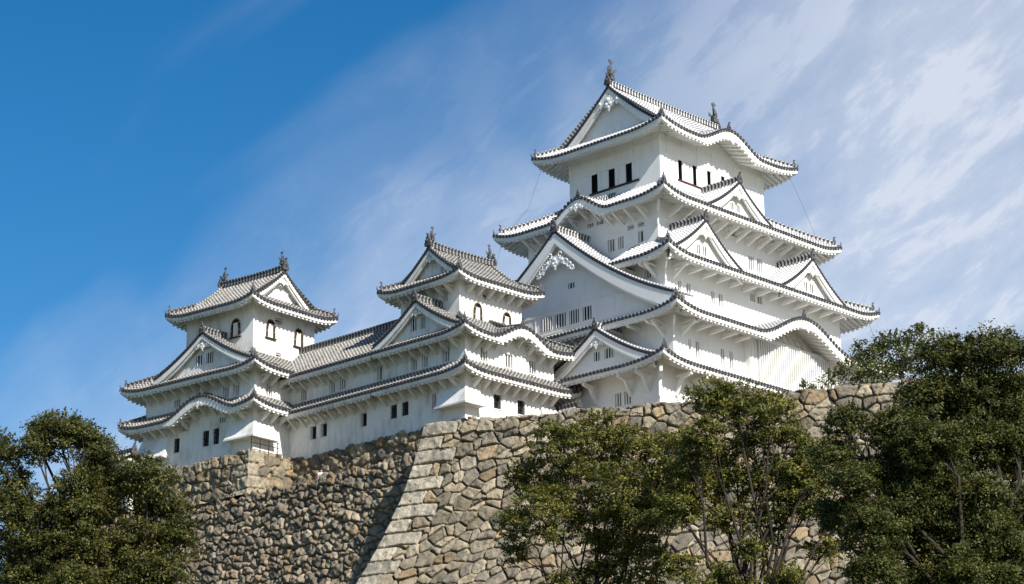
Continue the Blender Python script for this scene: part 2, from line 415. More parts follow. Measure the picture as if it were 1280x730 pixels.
def onigawara(mb, p, out, s=1.0, m=0):
    s *= .8; p = Vector(p)-Zu*.05; out = Vector(out).normalized(); sd = out.cross(Zu)
    poly = [(-.42, -.28), (.42, -.28), (.46, -.02), (.34, .08), (.36, .28), (.24, .34), (.22, .52), (.1, .6), (.08, .74), (-.08, .74), (-.1, .6), (-.22, .52), (-.24, .34), (-.36, .28), (-.34, .08), (-.46, -.02)]
    mb.extrude([(x*s*.85, z*s) for x, z in poly], p-out*.09*s, sd, Zu, out*.2*s, m)
    mb.ball(p+Zu*.2*s+out*.12*s, .15*s, m, n=6); mb.ball(p+Zu*.80*s, .1*s, m, n=6)
    mb.tube([p+Zu*.7*s-out*.1*s, p+Zu*.86*s+out*.2*s], .07*s, 6, m)
def horn(mb, p, out, s=1.0):
    p = Vector(p); out = Vector(out).normalized()
    mb.tube([p-out*.35*s, p+Zu*.03*s, p+out*.1*s+Zu*.22*s, p+out*.06*s+Zu*.5*s], [.12*s, .11*s, .07*s, .03*s], 6)
def shachi(parent, p, inward, s=1.0):
    """roof-end fish: head down on the ridge, tail in the air"""
    mb = MB(); p = Vector(p); a = Vector(inward).normalized(); sd = a.cross(Zu)
    mb.obox(p-a*.3*s-sd*.25*s-Zu*.1, a*.6*s, sd*.5*s, Zu*.35*s)
    cl = [(.30, .34, .20), (.10, .36, .30), (-.10, .55, .29), (-.16, .85, .24), (-.08, 1.15, .18), (.04, 1.40, .12), (.06, 1.62, .07)]
    mb.tube([p+a*x*s+Zu*z*s for x, z, r in cl], [r*s for x, z, r in cl], 8)
    mb.extrude([(x*s, z*s) for x, z in ((.02, 1.5), (-.28, 1.78), (-.30, 1.98), (-.1, 1.86), (.04, 2.12), (.12, 1.86), (.34, 1.92), (.30, 1.70), (.10, 1.5))], p-sd*.035*s, a, Zu, sd*.07*s)
    mb.extrude([(x*s, z*s) for x, z in ((-.3, .5), (-.58, .72), (-.42, .8), (-.55, 1.02), (-.34, 1.02), (-.4, 1.24), (-.14, 1.18), (-.2, .8))], p-sd*.03*s, a, Zu, sd*.06*s)
    for q in (-1, 1):
        mb.extrude([(x*s, z*s) for x, z in ((.1, .5), (.42, .72), (.34, .84), (.40, 1.02), (.05, .82))], p+sd*q*.24*s, a+sd*q*.3, Zu, sd*.05*s)
    return mb.build('roof_fish', 'orn', parent, smooth=False)

def bracket_mesh(ov, zt, kind, m):
    """one soffit bracket, out along -y, origin at wall face, z=0 at its foot"""
    mb = MB(); w_ = .085 if kind != 'big' else .12
    if kind == 'arm':     # short horizontal arm under the eave
        mb.extrude([(0, zt-.34), (ov*.72, zt-.22), (ov*.8, zt-.02), (0, zt-.06)], (-w_*1.5, 0, 0), (0, -1, 0), (0, 0, 1), (w_*3, 0, 0))
    elif kind == 'big':
        o2 = ov*.86
        mb.extrude([(0, 0), (.12, 0), (o2*.52, zt-.5), (o2, zt-.34), (o2, zt-.1), (o2*.5, zt-.18), (0.02, zt-.2), (0, zt-.3), (o2*.34, zt-.42), (0.0, .22)], (-w_, 0, 0), (0, -1, 0), (0, 0, 1), (w_*2, 0, 0))
    else:
        o2 = ov*.8
        mb.extrude([(0, 0), (.1, -.02), (o2, zt-.18), (o2, zt), (o2-.2, zt), (0, .2)], (-w_, 0, 0), (0, -1, 0), (0, 0, 1), (w_*2, 0, 0))
        mb.extrude([(0, zt-.2), (o2, zt-.1), (o2, zt+.02), (0, zt-.04)], (-w_*.8, 0, 0), (0, -1, 0), (0, 0, 1), (w_*1.6, 0, 0))
    me = bpy.data.meshes.new('bracket'); me.from_pydata(mb.v, [], mb.f); me.materials.append(M[m]); return me
def brackets(parent, side, v, zt, ov, positions, m='plaster', kind='strut', drop=0.85):
    me = bracket_mesh(ov, drop, kind, m); P = face_frame(side, v); rz = {'S': 0, 'W': -pi/2, 'E': pi/2, 'N': pi}[side]
    for a in positions:
        o = bpy.data.objects.new('bracket', me); C.objects.link(o); o.parent = parent
        o.location = P(a, (zt(a) if callable(zt) else zt)-drop); o.rotation_euler = (0, 0, rz)

def skirt(parent, outer, inner, z0, rise, ov, sori=0.6, D=4.0, karas=None, ranges=None, which='SWNE', hips='SW SE NW NE', old=False, bright=True, orn_s=1.0, kt=.10, fh=.24):
    """a lean-to roof running round a storey; returns slope height functions in axis coordinates"""
    karas = karas or {}; X0, X1, Y0, Y1 = outer; x0, x1, y0, y1 = inner
    T = {'S': y0-Y0, 'N': Y1-y1, 'W': x0-X0, 'E': X1-x1}; o = old
    nb = {'S': ('W', 'E'), 'W': ('N', 'S'), 'N': ('E', 'W'), 'E': ('S', 'N')}
    hp = {('S', 0): 'SW', ('S', 1): 'SE', ('W', 0): 'NW', ('W', 1): 'SW', ('N', 0): 'NE', ('N', 1): 'NW', ('E', 0): 'SE', ('E', 1): 'NE'}
    hips = hips.split(); mb = MB(); eb = MB(); zfs = {}
    rf = None
    for sd, (A, du, dn, L) in sides(*outer).items():
        TL, TR = T[nb[sd][0]], T[nb[sd][1]]; hl, hr = hp[(sd, 0)] in hips, hp[(sd, 1)] in hips
        k = karas.get(sd)
        if k:
            a, b = to_u(sd, outer, k[0], k[0]); k = (a, k[1], k[2])
        zf = zslope(z0, rise, T[sd], L, TL, TR, sori, D, k, hl, hr, kt); zfs[sd] = (zf, A, du, dn, L)
        if sd not in which: continue
        Ts = T[sd]
        def tm(u, Ts=Ts, TL=TL, TR=TR, hl=hl, hr=hr, L=L):
            t = Ts+.02
            if hl: t = min(t, u/max(TL, .01)*Ts)
            if hr: t = min(t, (L-u)/max(TR, .01)*Ts)
            return max(t, 0.0)
        ovs = ov[sd] if isinstance(ov, dict) else ov
        if ranges and sd in ranges:
            for ra_, rb_ in ranges[sd]:
                ua, ub = to_u(sd, outer, ra_, rb_); ua = max(ua, 0); ub = min(ub, L)
                slope(mb, A, du, dn, L, zf, tm, ua, ub); eaves(eb, A+du*ua, du, dn, ub-ua, lambda u, t, ua=ua: zf(u+ua, t), ovs, None, fh=fh, cl=ua < .01, cr_=ub > L-.01)
        else: slope(mb, A, du, dn, L, zf, tm); eaves(eb, A, du, dn, L, zf, ovs, k, fh=fh)
    sfx = '_old' if old else ''
    rf = mb.build('roof', ['rib'+sfx if 0 else 'bed'+sfx, 'rib'+sfx, 'dark'], parent)
    eb.build('soffit', 'plaster'+sfx, rf)
    cs = {'SW': ((X0, Y0), (x0, y0), 'S', 0), 'SE': ((X1, Y0), (x1, y0), 'S', 1), 'NW': ((X0, Y1), (x0, y1), 'N', 1), 'NE': ((X1, Y1), (x1, y1), 'N', 0)}
    for h in hips:
        (a, b, sd, e) = cs[h]; zf, A, du, dn, L = zfs[sd]; Tn = T['W' if 'W' in h else 'E']; pts = []
        for j in range(7):
            q = .10+.9*j/6; u = q*Tn if e == 0 else L-q*Tn
            p = Vector(a).lerp(Vector(b), q); pts.append(V3(p, zf(u, q*T[sd])+.02))
        hm = MB(); ridge_run(hm, pts, .28, .34); ho = hm.build('hip_ridge', 'ridge'+sfx, rf)
        out = (pts[0]-pts[1]).normalized(); o2 = Vector((out.x, out.y, 0))
        fm = MB(); onigawara(fm, pts[0]+Zu*.22, o2, .8*orn_s); horn(fm, V3(Vector(a).lerp(Vector(b), .02), zf(0.0 if e == 0 else L, 0)+.1), o2, .75*orn_s)
        fm.build('finial', 'orn', rf)
    # karahafu: ridge stub and end tile, pendant under the board
    for sd, k in karas.items():
        zf, A, du, dn, L = zfs[sd]; uc = to_u(sd, outer, k[0], k[0])[0]; Ts = T[sd]
        pts = [V3(A+du*uc+dn*t, zf(uc, t)+.05) for t in (.25, Ts*.5, Ts)]
        hm = MB(); ridge_run(hm, pts, .26, .30); hm.build('hip_ridge', 'ridge'+sfx, rf)
        fm = MB(); onigawara(fm, pts[0]+Zu*.22, -V3(dn, 0), .85*orn_s); fm.build('finial', 'orn', rf)
        pm = MB(); pendant(pm, V3(A+du*uc-dn*.02, zf(uc, 0)-.50), V3(du, 0), -V3(dn, 0), .75*orn_s); pm.build('pendant', 'plaster'+sfx, rf)
    return rf, zfs
def pendant(mb, top, ux, out, s=1.0, big=False):
    """carved gable pendant: a lobed body with curled wings"""
    top = Vector(top)
    body = [(-.12, .05), (.12, .05), (.26, -.14), (.22, -.34), (.38, -.42), (.34, -.62), (.14, -.66), (.06, -.84), (0, -.92), (-.06, -.84), (-.14, -.66), (-.34, -.62), (-.38, -.42), (-.22, -.34), (-.26, -.14)]
    mb.extrude([(x*s, z*s) for x, z in body], top, ux, Zu, out*.12*s)
    wing = [(.2, -.08), (.5, -.2), (.62, -.1), (.78, -.3), (1.0, -.42), (.98, -.6), (.84, -.66), (.74, -.54), (.6, -.62), (.5, -.48), (.34, -.46)]
    for q in (1, -1): mb.extrude([(x*s*q, z*s) for x, z in wing], top+out*.02, ux, Zu, out*.09*s)
    for x, z, r in ((0, -.2, .12), (-.15, -.46, .09), (.15, -.46, .09), (0, -.66, .08), (.66, -.32, .09), (-.66, -.32, .09)):
        mb.ball(top+ux*x*s+Zu*z*s+out*.11*s, r*s, n=6)
    if big:
        for q in (1, -1):
            for x, z, r in ((.95, -.55, .2), (1.25, -.8, .17), (1.5, -1.05, .15), (.45, .1, .16), (.3, -.25, .16)):
                mb.tube([top+ux*q*(x+cos(a)*r)*s+Zu*(z+sin(a)*r)*s+out*.08*s for a in [i*pi/5 for i in range(9)]], .055*s, 5)
            mb.extrude([(x*s*q, z*s) for x, z in ((.5, -.1), (.9, -.32), (1.2, -.62), (1.62, -.95), (1.72, -1.2), (1.45, -1.25), (1.25, -1.02), (1.1, -1.06), (.9, -.78), (.6, -.6))], top+out*.01, ux, Zu, out*.08*s)

def gable(parent, side, c, vf, zp, hw, D, back, old=False, wins=(), pend=.8, board=.42, rz=None, rec=.55, wall_bottom=None, orn_s=1.0, g2=0.34, big=False, wlim=None):
    """dormer gable. side it faces, centre c along the wall, front plane vf, peak zp, half width hw, fall D, depth back"""
    sfx = '_old' if old else ''; P = face_frame(side, vf)     # P(a, z, out)
    g = lambda w_: zp - D*((1+g2)*(abs(w_)/hw) - g2*(abs(w_)/hw)**2)
    out = P(0, 0, 1)-P(0, 0, 0); ux = P(1, 0, 0)-P(0, 0, 0)
    mb = MB(); n = max(1, round(back/SP)); sp = back/n; nw = max(4, int(hw/.7))
    for q in (-1, 1):
        for i in range(n):
            a0, a1 = i*sp, (i+1)*sp; r0 = []; r1_ = []; v = 0; pp = None; hq = min(hw, wlim(a1, q)) if wlim else hw
            for j in range(nw+1):
                w_ = q*hq*(1-j/nw); p = P(c+w_, g(w_), -a0); 
                if pp is not None: v += (p-pp).length
                pp = p
                r0.append(mb.vert(p, (0, v))); r1_.append(mb.vert(P(c+w_, g(w_), -a1), (0, v)))
            for j in range(nw): mb.face([r0[j], r1_[j], r1_[j+1], r0[j+1]], 0)
            am = (a0+a1)/2
            wl = hq
            if rz:   # stop the run where the main roof rises above it
                while wl > .4 and g(wl) < rz(c+q*wl, am)-.05: wl -= .15
            pts = [P(c+q*wl*(1-j/nw), g(wl*(1-j/nw)), -am) for j in range(nw+1)]
            ups = []
            for j in range(nw+1):
                w_ = wl*(1-j/nw); sl_ = (g(w_)-g(w_+.05))/.05; nv = (ux*q*sl_+Zu).normalized(); ups.append(nv)
            rib_tube(mb, pts, ups, out, m=1, v0=.1)
        # verge: tile ends looking out over the barge board
        Ls = 0; w_ = 0.15
        while w_ < hw-.1:
            sl_ = (g(w_)-g(w_+.05))/.05; tv = (ux*q-Zu*sl_).normalized()
            disc(mb, P(c+q*w_, g(w_)+.0, .05), tv, out, r=.135, dep=.2, n=7)
            w_ += .30/sqrt(1+sl_*sl_)
        wl = hw
        pts = [P(c+q*wl*(1-j/nw), g(wl*(1-j/nw))+.16, -.1) for j in range(nw+1)]
        ups = [Zu.copy() for _ in pts]; rib_tube(mb, pts, ups, out, r=.12, m=1)
    gw = MB(); wb = wall_bottom if wall_bottom is not None else zp-D-.3
    # tympanum
    N = 16
    for j in range(N):
        wa, wc = hw*(-1+2*j/N), hw*(-1+2*(j+1)/N)
        ta, tb = g(wa)-.12, g(wc)-.12
        if max(ta, tb) <= wb: continue
        gw.poly([P(c+wa, min(wb, ta), -rec), P(c+wc, min(wb, tb), -rec), P(c+wc, tb, -rec), P(c+wa, ta, -rec)])
    tp = gw.build('gable_wall', 'plaster'+sfx, parent)
    bd = MB(); N = 2*max(8, int(hw*1.6))
    for (o1, o0, top, hgt) in ((.0, -.14, -.12, board), (-.14, -.30, -.12, board+.17)):
        prev = None
        for j in range(N+1):
            w_ = hw*(-1+2*j/N); zt = g(w_)+top; fl = 1+.35*(abs(w_)/hw)
            ids = [bd.vert(P(c+w_, zt, o1)), bd.vert(P(c+w_, zt-hgt*fl, o1)), bd.vert(P(c+w_, zt-hgt*fl, o0)), bd.vert(P(c+w_, zt, o0))]
            if prev:
                for a in range(3): bd.face([prev[a], prev[a+1], ids[a+1], ids[a]])
            prev = ids
    prev = None
    for j in range(N+1):     # soffit closing the board back to the wall
        w_ = hw*(-1+2*j/N); ids = [bd.vert(P(c+w_, g(w_)-.25, -.28)), bd.vert(P(c+w_, g(w_)-.2, -rec-.02))]
        if prev: bd.face([prev[0], prev[1], ids[1], ids[0]])
        prev = ids
    gr = mb.build('gable_roof', ['bed'+sfx, 'rib'+sfx, 'dark'], parent)
    bd.build('barge_board', 'plaster'+sfx, gr)
    rm = MB(); ridge_run(rm, [P(c, zp+.1, -a) for a in (.0, back*.5, back)], .34, .5); rm.build('ridge', 'ridge'+sfx, gr)
    fm = MB(); onigawara(fm, P(c, zp+.22, .02), out, 1.0*orn_s); fm.build('finial', 'orn', gr)
    if pend: pm = MB(); pendant(pm, P(c, zp-.35-board*1.15-(.75 if big else 0), -.16), ux, out, pend, big); pm.build('pendant', 'plaster'+sfx, gr)
    for h in wins:
        ww = window(gr, side, vf, h, 'lattice', 'plaster'+sfx, cut=False)
        ww.parent = tp
        off = (P(0, 0, -rec)-P(0, 0, 0)); ww.location = off
    return gr

def irimoya(parent, axis, rect, z0, rise, tg, ov, old=False, karas=None, sori=.6, D=4.0, verge=.3, fish=1.0, board=.42, pend=.8, kt=.1, fh=.24):
    """hip-and-gable top roof. axis 'X': ridge along x."""
    karas = karas or {}; X0, X1, Y0, Y1 = rect; sfx = '_old' if old else ''
    longs, ends = (('S', 'N'), ('W', 'E')) if axis == 'X' else (('W', 'E'), ('S', 'N'))
    T = ((Y1-Y0) if axis == 'X' else (X1-X0))/2
    mb = MB(); eb = MB(); S = sides(*rect); F = {}; OV = lambda sd: ov[sd] if isinstance(ov, dict) else ov
    def prof_rise(t): q = t/T; return rise*(.70*q+.30*q*q)
    def mk(L, k):
        def zf(u, t):
            z = z0 + prof_rise(t); qq = min(t/tg, 1)
            s = max(0, 1-max(0, u-min(t, tg))/D)**2.4 + max(0, 1-max(0, L-u-min(t, tg))/D)**2.4
            z += sori*s*(1-min(1, t/(tg*1.6)))
            if k:
                b = kara(u, k)
                if b > .01: z = max(z, z0+b+kt*t)
            return z
        return zf
    for sd in longs:
        A, du, dn, L = S[sd]; k = karas.get(sd)
        if k: k = (to_u(sd, rect, k[0], k[0])[0], k[1], k[2])
        zf = mk(L, k); F[sd] = (zf, A, du, dn, L)
        def tm(u, L=L):
            e = min(u, L-u)
            return T if e >= tg-verge else max(0, min(e, tg))
        slope(mb, A, du, dn, L, zf, tm); eaves(eb, A, du, dn, L, zf, OV(sd), k, fh=fh)
    for sd in ends:
        A, du, dn, L = S[sd]; zf = mk(L, None); F[sd] = (zf, A, du, dn, L)
        slope(mb, A, du, dn, L, zf, lambda u, L=L: max(0, min(u, L-u, tg+.3))); eaves(eb, A, du, dn, L, zf, OV(sd), None, fh=fh)
    rf = mb.build('roof', ['bed'+sfx, 'rib'+sfx, 'dark'], parent); eb.build('soffit', 'plaster'+sfx, rf)
    # hips
    for sd in ends:
        zf, A, du, dn, L = F[sd]
        for e in (0, 1):
            pts = []
            for j in range(6):
                t = .25 + (tg-.25)*j/5; u = t if e == 0 else L-t; pts.append(V3(A+du*u+dn*t, zf(u, t)+.02))
            hm = MB(); ridge_run(hm, pts, .28, .34); hm.build('hip_ridge', 'ridge'+sfx, rf)
            o_ = pts[0]-pts[1]; o_.z = 0; fm = MB(); onigawara(fm, pts[0]+Zu*.2, o_, .8)
            horn(fm, V3(A+du*(0.05 if e == 0 else L-.05)+dn*.05, zf(0 if e == 0 else L, 0)+.1), o_, .75)
            fm.build('finial', 'orn', rf)
    # gables at the ends
    zr = z0+rise
    for sd in ends:
        zf, A, du, dn, L = F[sd]; tv = tg-verge; G = lambda w_: z0+prof_rise(T-abs(w_))
        tw = T - tg*.55
        pc = lambda w_, z, t: V3(A+du*(L/2+w_)+dn*t, z)
        gw = MB(); N = 14
        for j in range(N):
            wa, wc = tw*(-1+2*j/N), tw*(-1+2*(j+1)/N)
            gw.poly([pc(wa, z0+prof_rise(tg)-.3, tg+.3), pc(wc, z0+prof_rise(tg)-.3, tg+.3), pc(wc, max(G(wc)-.1, z0+prof_rise(tg)-.3), tg+.3), pc(wa, max(G(wa)-.1, z0+prof_rise(tg)-.3), tg+.3)])
        for w_ in (-.55, .55): 
            o_ = pc(w_-.28, z0+prof_rise(tg)+.15, tg+.3) - V3(dn, 0)*.05; gw.obox(o_, V3(du, 0)*.56, V3(dn, 0)*.06, Zu*.85)
            for e_ in (-.34, .28): gw.obox(pc(w_+e_, z0+prof_rise(tg)-.1, tg+.3)-V3(dn, 0)*.12, V3(du, 0)*.07, V3(dn, 0)*.13, Zu*1.15)
        gwo = gw.build('gable_wall', 'plaster'+sfx, parent)
        bd = MB()
        for (t1, t0, hgt) in ((tv+.02, tv+.16, board), (tv+.16, tv+.32, board+.16)):
            prev = None
            for j in range(2*N+1):
                w_ = tw*(-1+j/N); zt = G(w_)-.1; fl = 1+.3*abs(w_)/tw
                ids = [bd.vert(pc(w_, zt, t1)), bd.vert(pc(w_, zt-hgt*fl, t1)), bd.vert(pc(w_, zt-hgt*fl, t0)), bd.vert(pc(w_, zt, t0))]
                if prev:
                    for a in range(3): bd.face([prev[a], ids[a], ids[a+1], prev[a+1]])
                prev = ids
        prev = None
        for j in range(2*N+1):
            w_ = tw*(-1+j/N); ids = [bd.vert(pc(w_, G(w_)-.22, tv+.3)), bd.vert(pc(w_, G(w_)-.2, tg+.32))]
            if prev: bd.face([prev[0], prev[1], ids[1], ids[0]])
            prev = ids
        bd.build('barge_board', 'plaster'+sfx, rf)
        vm = MB(); U3, O3 = V3(du, 0), -V3(dn, 0)
        for q in (-1, 1):
            w_ = .12
            while w_ < tw+.2:
                sl_ = (G(w_)-G(w_+.05))/.05; disc(vm, pc(q*w_, G(w_), tv-.06), (U3*q-Zu*sl_).normalized(), O3, r=.135, dep=.2, m=1, n=7); w_ += .3/sqrt(1+sl_*sl_)
            pts = [pc(q*tw*(1-j/9), G(tw*(1-j/9))+.17, tv+.14) for j in range(10)]
            rib_tube(vm, pts, [Zu.copy() for _ in pts], O3, r=.13, m=0)
        vm.build('verge_tiles', ['rib'+sfx, 'dark'], rf)
        pm = MB(); pendant(pm, pc(0, zr-.30-board*1.2, tv+.16), U3, O3, pend); pm.build('pendant', 'plaster'+sfx, rf)
    zf, A, du, dn, L = F[longs[0]]
    pe = [V3(A+du*u+dn*T, zr+.12) for u in (tg-verge-.05, L*.3, L*.5, L*.7, L-tg+verge+.05)]
    for i, b in enumerate((.12, .02, 0, .02, .12)): pe[i].z += b
    rm = MB(); ridge_run(rm, pe, .40, .46); rm.build('ridge', 'ridge'+sfx, rf)
    dv = (pe[-1]-pe[0]).normalized()
    fm = MB(); onigawara(fm, pe[0]+Zu*.2, -dv, 1.1); fm.build('finial', 'orn', rf)
    fm = MB(); onigawara(fm, pe[-1]+Zu*.2, dv, 1.1); fm.build('finial', 'orn', rf)
    if fish:
        shachi(rf, pe[0]+dv*.45+Zu*.55, dv, fish); shachi(rf, pe[-1]-dv*.45+Zu*.55, -dv, fish)
    for sd, k in karas.items():
        zf, A, du, dn, L = F[sd]; uc = to_u(sd, rect, k[0], k[0])[0]
        tend = 0.2
        while zf(uc, tend) <= z0+k[2]+kt*tend+.001 and tend < T: tend += .1
        pts = [V3(A+du*uc+dn*t, zf(uc, t)+.04) for t in (.25, tend*.5, tend)]
        hm = MB(); ridge_run(hm, pts, .26, .3); hm.build('hip_ridge', 'ridge'+sfx, rf)
        fm = MB(); onigawara(fm, pts[0]+Zu*.22, -V3(dn, 0), .85); fm.build('finial', 'orn', rf)
        pm = MB(); pendant(pm, V3(A+du*uc-dn*.02, zf(uc, 0)-.5), V3(du, 0), -V3(dn, 0), .85); pm.build('pendant', 'plaster'+sfx, rf)
    return rf, F
def fr(a, b, step):
    n = max(1, round((b-a)/step)); return [a+(b-a)*(i+.5)/n for i in range(n)]
def bell_window(parent, side, v, c, z0, w_, h, m='plaster_old', gold=True):
    """arched bell-shaped window: dark frame with gilt fittings, white grille, dark sill"""
    P = face_frame(side, v); half = [(.5, 0), (.48, .35), (.47, .6), (.43, .76), (.32, .89), (.16, .97), (0, 1.0)]
    pl = [(x*w_, z*h) for x, z in half]; full = pl + [(-x, z) for x, z in pl[-2::-1]]
    mb = MB(); mb.tube([P(c+x, z0+z, .05) for x, z in full], .075, 6, 0)
    if gold:
        for x, z in (full[0], full[-1], full[1], full[-2], full[3], full[-4], full[6]): mb.ball(P(c+x, z0+z, .07), .08, 1, n=6)
    f = mb.build('window', ['wood', 'gold'], parent)
    pm = MB(); o = P(c, z0, .0); ux = P(1, 0, 0)-P(0, 0, 0); ou = P(0, 0, 1)-P(0, 0, 0)
    pm.extrude([(x*.95, z*.97) for x, z in full], o, ux, Zu, ou*.02, 1); pm.extrude([(x*.62, z*.80) for x, z in full], o, ux, Zu, ou*.04, 0)
    for k in range(3):
        a = c-w_*.2+w_*.2*k; pbox(pm, P, a-.035, a+.035, z0, z0+h*.78, .04, .08)
    pm.build('grille', [m, 'void'], f)
    sm = MB(); pbox(sm, P, c-w_*.68, c+w_*.68, z0-.1, z0-.01, 0, .16); sm.build('sill', 'wood', f)
    return f
def stone_drop(parent, pts_top, pts_bot, zt, zb, m):
    """flared chute hugging a wall: outline at the wall above, pushed out below, on a thin board"""
    mb = MB(); n = len(pts_top)
    for i in range(n-1):
        mb.poly([(*pts_bot[i], zb), (*pts_bot[i+1], zb), (*pts_top[i+1], zt), (*pts_top[i], zt)])
    for i in (0, n-1): mb.poly([(*pts_bot[i], zb), (*pts_top[i], zt), (*pts_top[i], zb)])
    for i in range(n-1):
        a, b = Vector(pts_bot[i]), Vector(pts_bot[i+1]); c_, d_ = Vector(pts_top[i]), Vector(pts_top[i+1])
        oa, ob = (a-c_)*.1, (b-d_)*.1
        ring = [a+oa, b+ob, d_-(b-d_)*.01, c_-(a-c_)*.01]
        mb.hexa([V3(p, zb-.14) for p in ring]+[V3(p, zb-.003) for p in ring], 0)
    return mb.build('stone_drop', m, parent)
OX, OY = 129.512, 107.696
# ================================================================ great keep
K = empty('castle_keep', (OX, OY, 39.0))
tag(K, 'tallest white castle tower with five stacked tiled roofs and gables, behind the bright stone rampart', 'castle tower')
ZB = 39.0
def keep():
    root = empty('tmp', (0, 0, 0)); return root
K0 = K                                           # parts are given absolute heights, then lowered with the root
def sink(root, z):
    for ch in root.children: ch.location.z -= z
f1 = (-7.7, 21.8, -5.75, 16.5); f2 = (-6.0, 19.9, -5.8, 15.8); f3 = (-4.7, 18.15, -4.1, 14.2); f5 = (-2.95, 16.7, -2.05, 12.1); f6 = (0, 13.76, 0, 10.0)
w1 = [(-2.0, -1.26, 40.85, 41.9), (-2.95, -2.2, 40.85, 41.9)]
w2 = [(-4.25, -3.9, 44.6, 46.05), (-3.4, -2.9, 44.6, 46.05), (-.35, .14, 44.6, 46.05), (.72, 1.22, 44.6, 46.05)]
w3S = [(-3.23, -2.78, 50.5, 51.35), (-2.2, -1.65, 50.5, 51.35), (.86, 1.35, 50.25, 51.36), (1.8, 2.35, 50.25, 51.36), (5.9, 6.6, 51.6, 52.25), (6.8, 7.45, 51.6, 52.25)]
w3W = [(-2.75, -2.0, 51.55, 52.25)]
w5W = [(-.62, .02, 56.72, 57.15), (.48, 1.12, 56.72, 57.15), (2.48, 3.3, 55.35, 56.4), (1.51, 2.2, 55.35, 56.4), (-.6, .06, 55.4, 56.4), (4.72, 5.44, 57.95, 58.85), (3.65, 4.41, 57.95, 58.85)]
w5S = [(8.54, 9.35, 55.3, 56.6), (9.65, 10.4, 55.3, 56.6), (.43, 1.35, 57.75, 58.25), (5.99, 7.12, 57.75, 58.25), (-.6, .1, 56.6, 57.1)]
w6W = [(6.82, 7.5, 62.2, 63.85), (4.9, 5.58, 62.25, 63.85), (3.02, 3.68, 62.28, 63.85)]
w6S = [(2.33, 2.8, 62.2, 63.9), (4.2, 4.66, 62.2, 63.9), (6.08, 6.55, 62.2, 63.9), (7.94, 8.4, 62.2, 63.9)]
wall_block('wall', K, f1, 33.0, 43.9, {'W': w1}); wall_block('wall', K, f2, 43.4, 48.3, {'S': w2}); wall_block('wall', K, f3, 48.0, 53.4, {'S': w3S, 'W': w3W})
wall_block('wall', K, f5, 53.0, 59.0, {'S': w5S, 'W': w5W}); wall_block('wall', K, f6, 59.5, 66.0, {'S': w6S, 'W': w6W})
for h in w1: window(K, 'W', f1[0], h)
for h in w2: window(K, 'S', f2[2], h)
for h in w3S[:4]: window(K, 'S', f3[2], h)
for h in w3S[4:]: window(K, 'S', f3[2], h)
for h in w3W: window(K, 'W', f3[0], h)
for h in w5W: window(K, 'W', f5[0], h, 'vent' if h[3]-h[2] < .6 else 'lattice')
for h in w5S: window(K, 'S', f5[2], h)
for h in w6W: window(K, 'W', f6[0], h, 'none', 'void', dep=.35)  # reveals coloured near-black, standing in for shade inside the openings
for h in w6S: window(K, 'S', f6[2], h, 'none', 'void', dep=.35)  # south reveals likewise: shade put into their colour
# top storey: belt rail, posts, sliding shutters, red sill
mb = MB()
for sd, v, a0, a1, rng in (('W', 0, -.04, 10.04, (2.3, 7.7)), ('S', 0, -.04, 13.8, (2.2, 9.9))):
    P = face_frame(sd, v)
    pbox(mb, P, a0, a1, 63.92, 64.12, .001, .07)
    for a in fr(a0, a1, 1.95) + [a0+.12, a1-.12]: pbox(mb, P, a-.11, a+.11, 64.12, 65.7, .001, .05)
    pbox(mb, P, a0, a1, 65.1, 65.22, .002, .06)
mb.build('belt_rail', 'plaster', K)
mb = MB()
P = face_frame('W', 0)
for a, b in ((2.32, 2.98), (3.72, 4.4), (4.5, 4.86), (5.62, 6.3), (6.42, 6.78)): mb = MB(); pbox(mb, P, a, b, 62.25, 63.86, .001, .06); mb.build('shutter', 'plaster', K)
P = face_frame('S', 0)
for a, b in ((2.86, 3.66), (3.78, 4.14), (4.74, 5.5), (5.62, 6.02), (6.62, 7.4), (7.5, 7.88), (8.5, 9.3)): mb = MB(); pbox(mb, P, a, b, 62.2, 63.88, .001, .06); mb.build('shutter', 'plaster', K)
mb = MB(); P = face_frame('S', 0); pbox(mb, P, 2.2, 9.6, 62.06, 62.16, .001, .10); mb.build('window_sill', 'red', K)
mb = MB(); P = face_frame('W', 0); pbox(mb, P, 2.25, 7.7, 62.06, 62.2, .001, .12); mb.build('window_sill', 'wood', K)
# big lattice bay under the wide curved gable
mb = MB(); P = face_frame('S', -5.8)
pbox(mb, P, 2.6, 13.9, 44.0, 47.75, .001, .42); pbox(mb, P, 2.6, 3.5, 44.0, 47.7, .42, .60)
pbox(mb, P, 3.5, 13.9, 47.45, 47.75, .42, .56); pbox(mb, P, 13.3, 14.2, 44.0, 47.7, .42, .60); pbox(mb, P, 2.72, 2.82, 44, 47.4, .60, .66); pbox(mb, P, 3.2, 3.3, 44, 47.4, .60, .66)
bay = mb.build('lattice_bay', 'plaster', K)
mb = MB()
for k in range(34): a = 3.62+k*.285; pbox(mb, P, a, a+.12, 44.0, 47.45, .421, .74)
for z in (44.9, 46.2): pbox(mb, P, 3.5, 13.3, z, z+.12, .42, .50)
mb.build('lattice', 'plaster', bay)
mb = MB()      # carved panel under the curved gable
for k in range(7):
    c = 5.4+k*.85; rr = .42 if k in (3,) else .34
    mb.tube([P(c+rr*cos(a), 48.25+.25*sin((k+.5)/7*pi)+rr*.8*sin(a), .1) for a in [i*pi/6 for i in range(11)]], .06, 5)
mb.build('carved_panel', 'plaster', K)
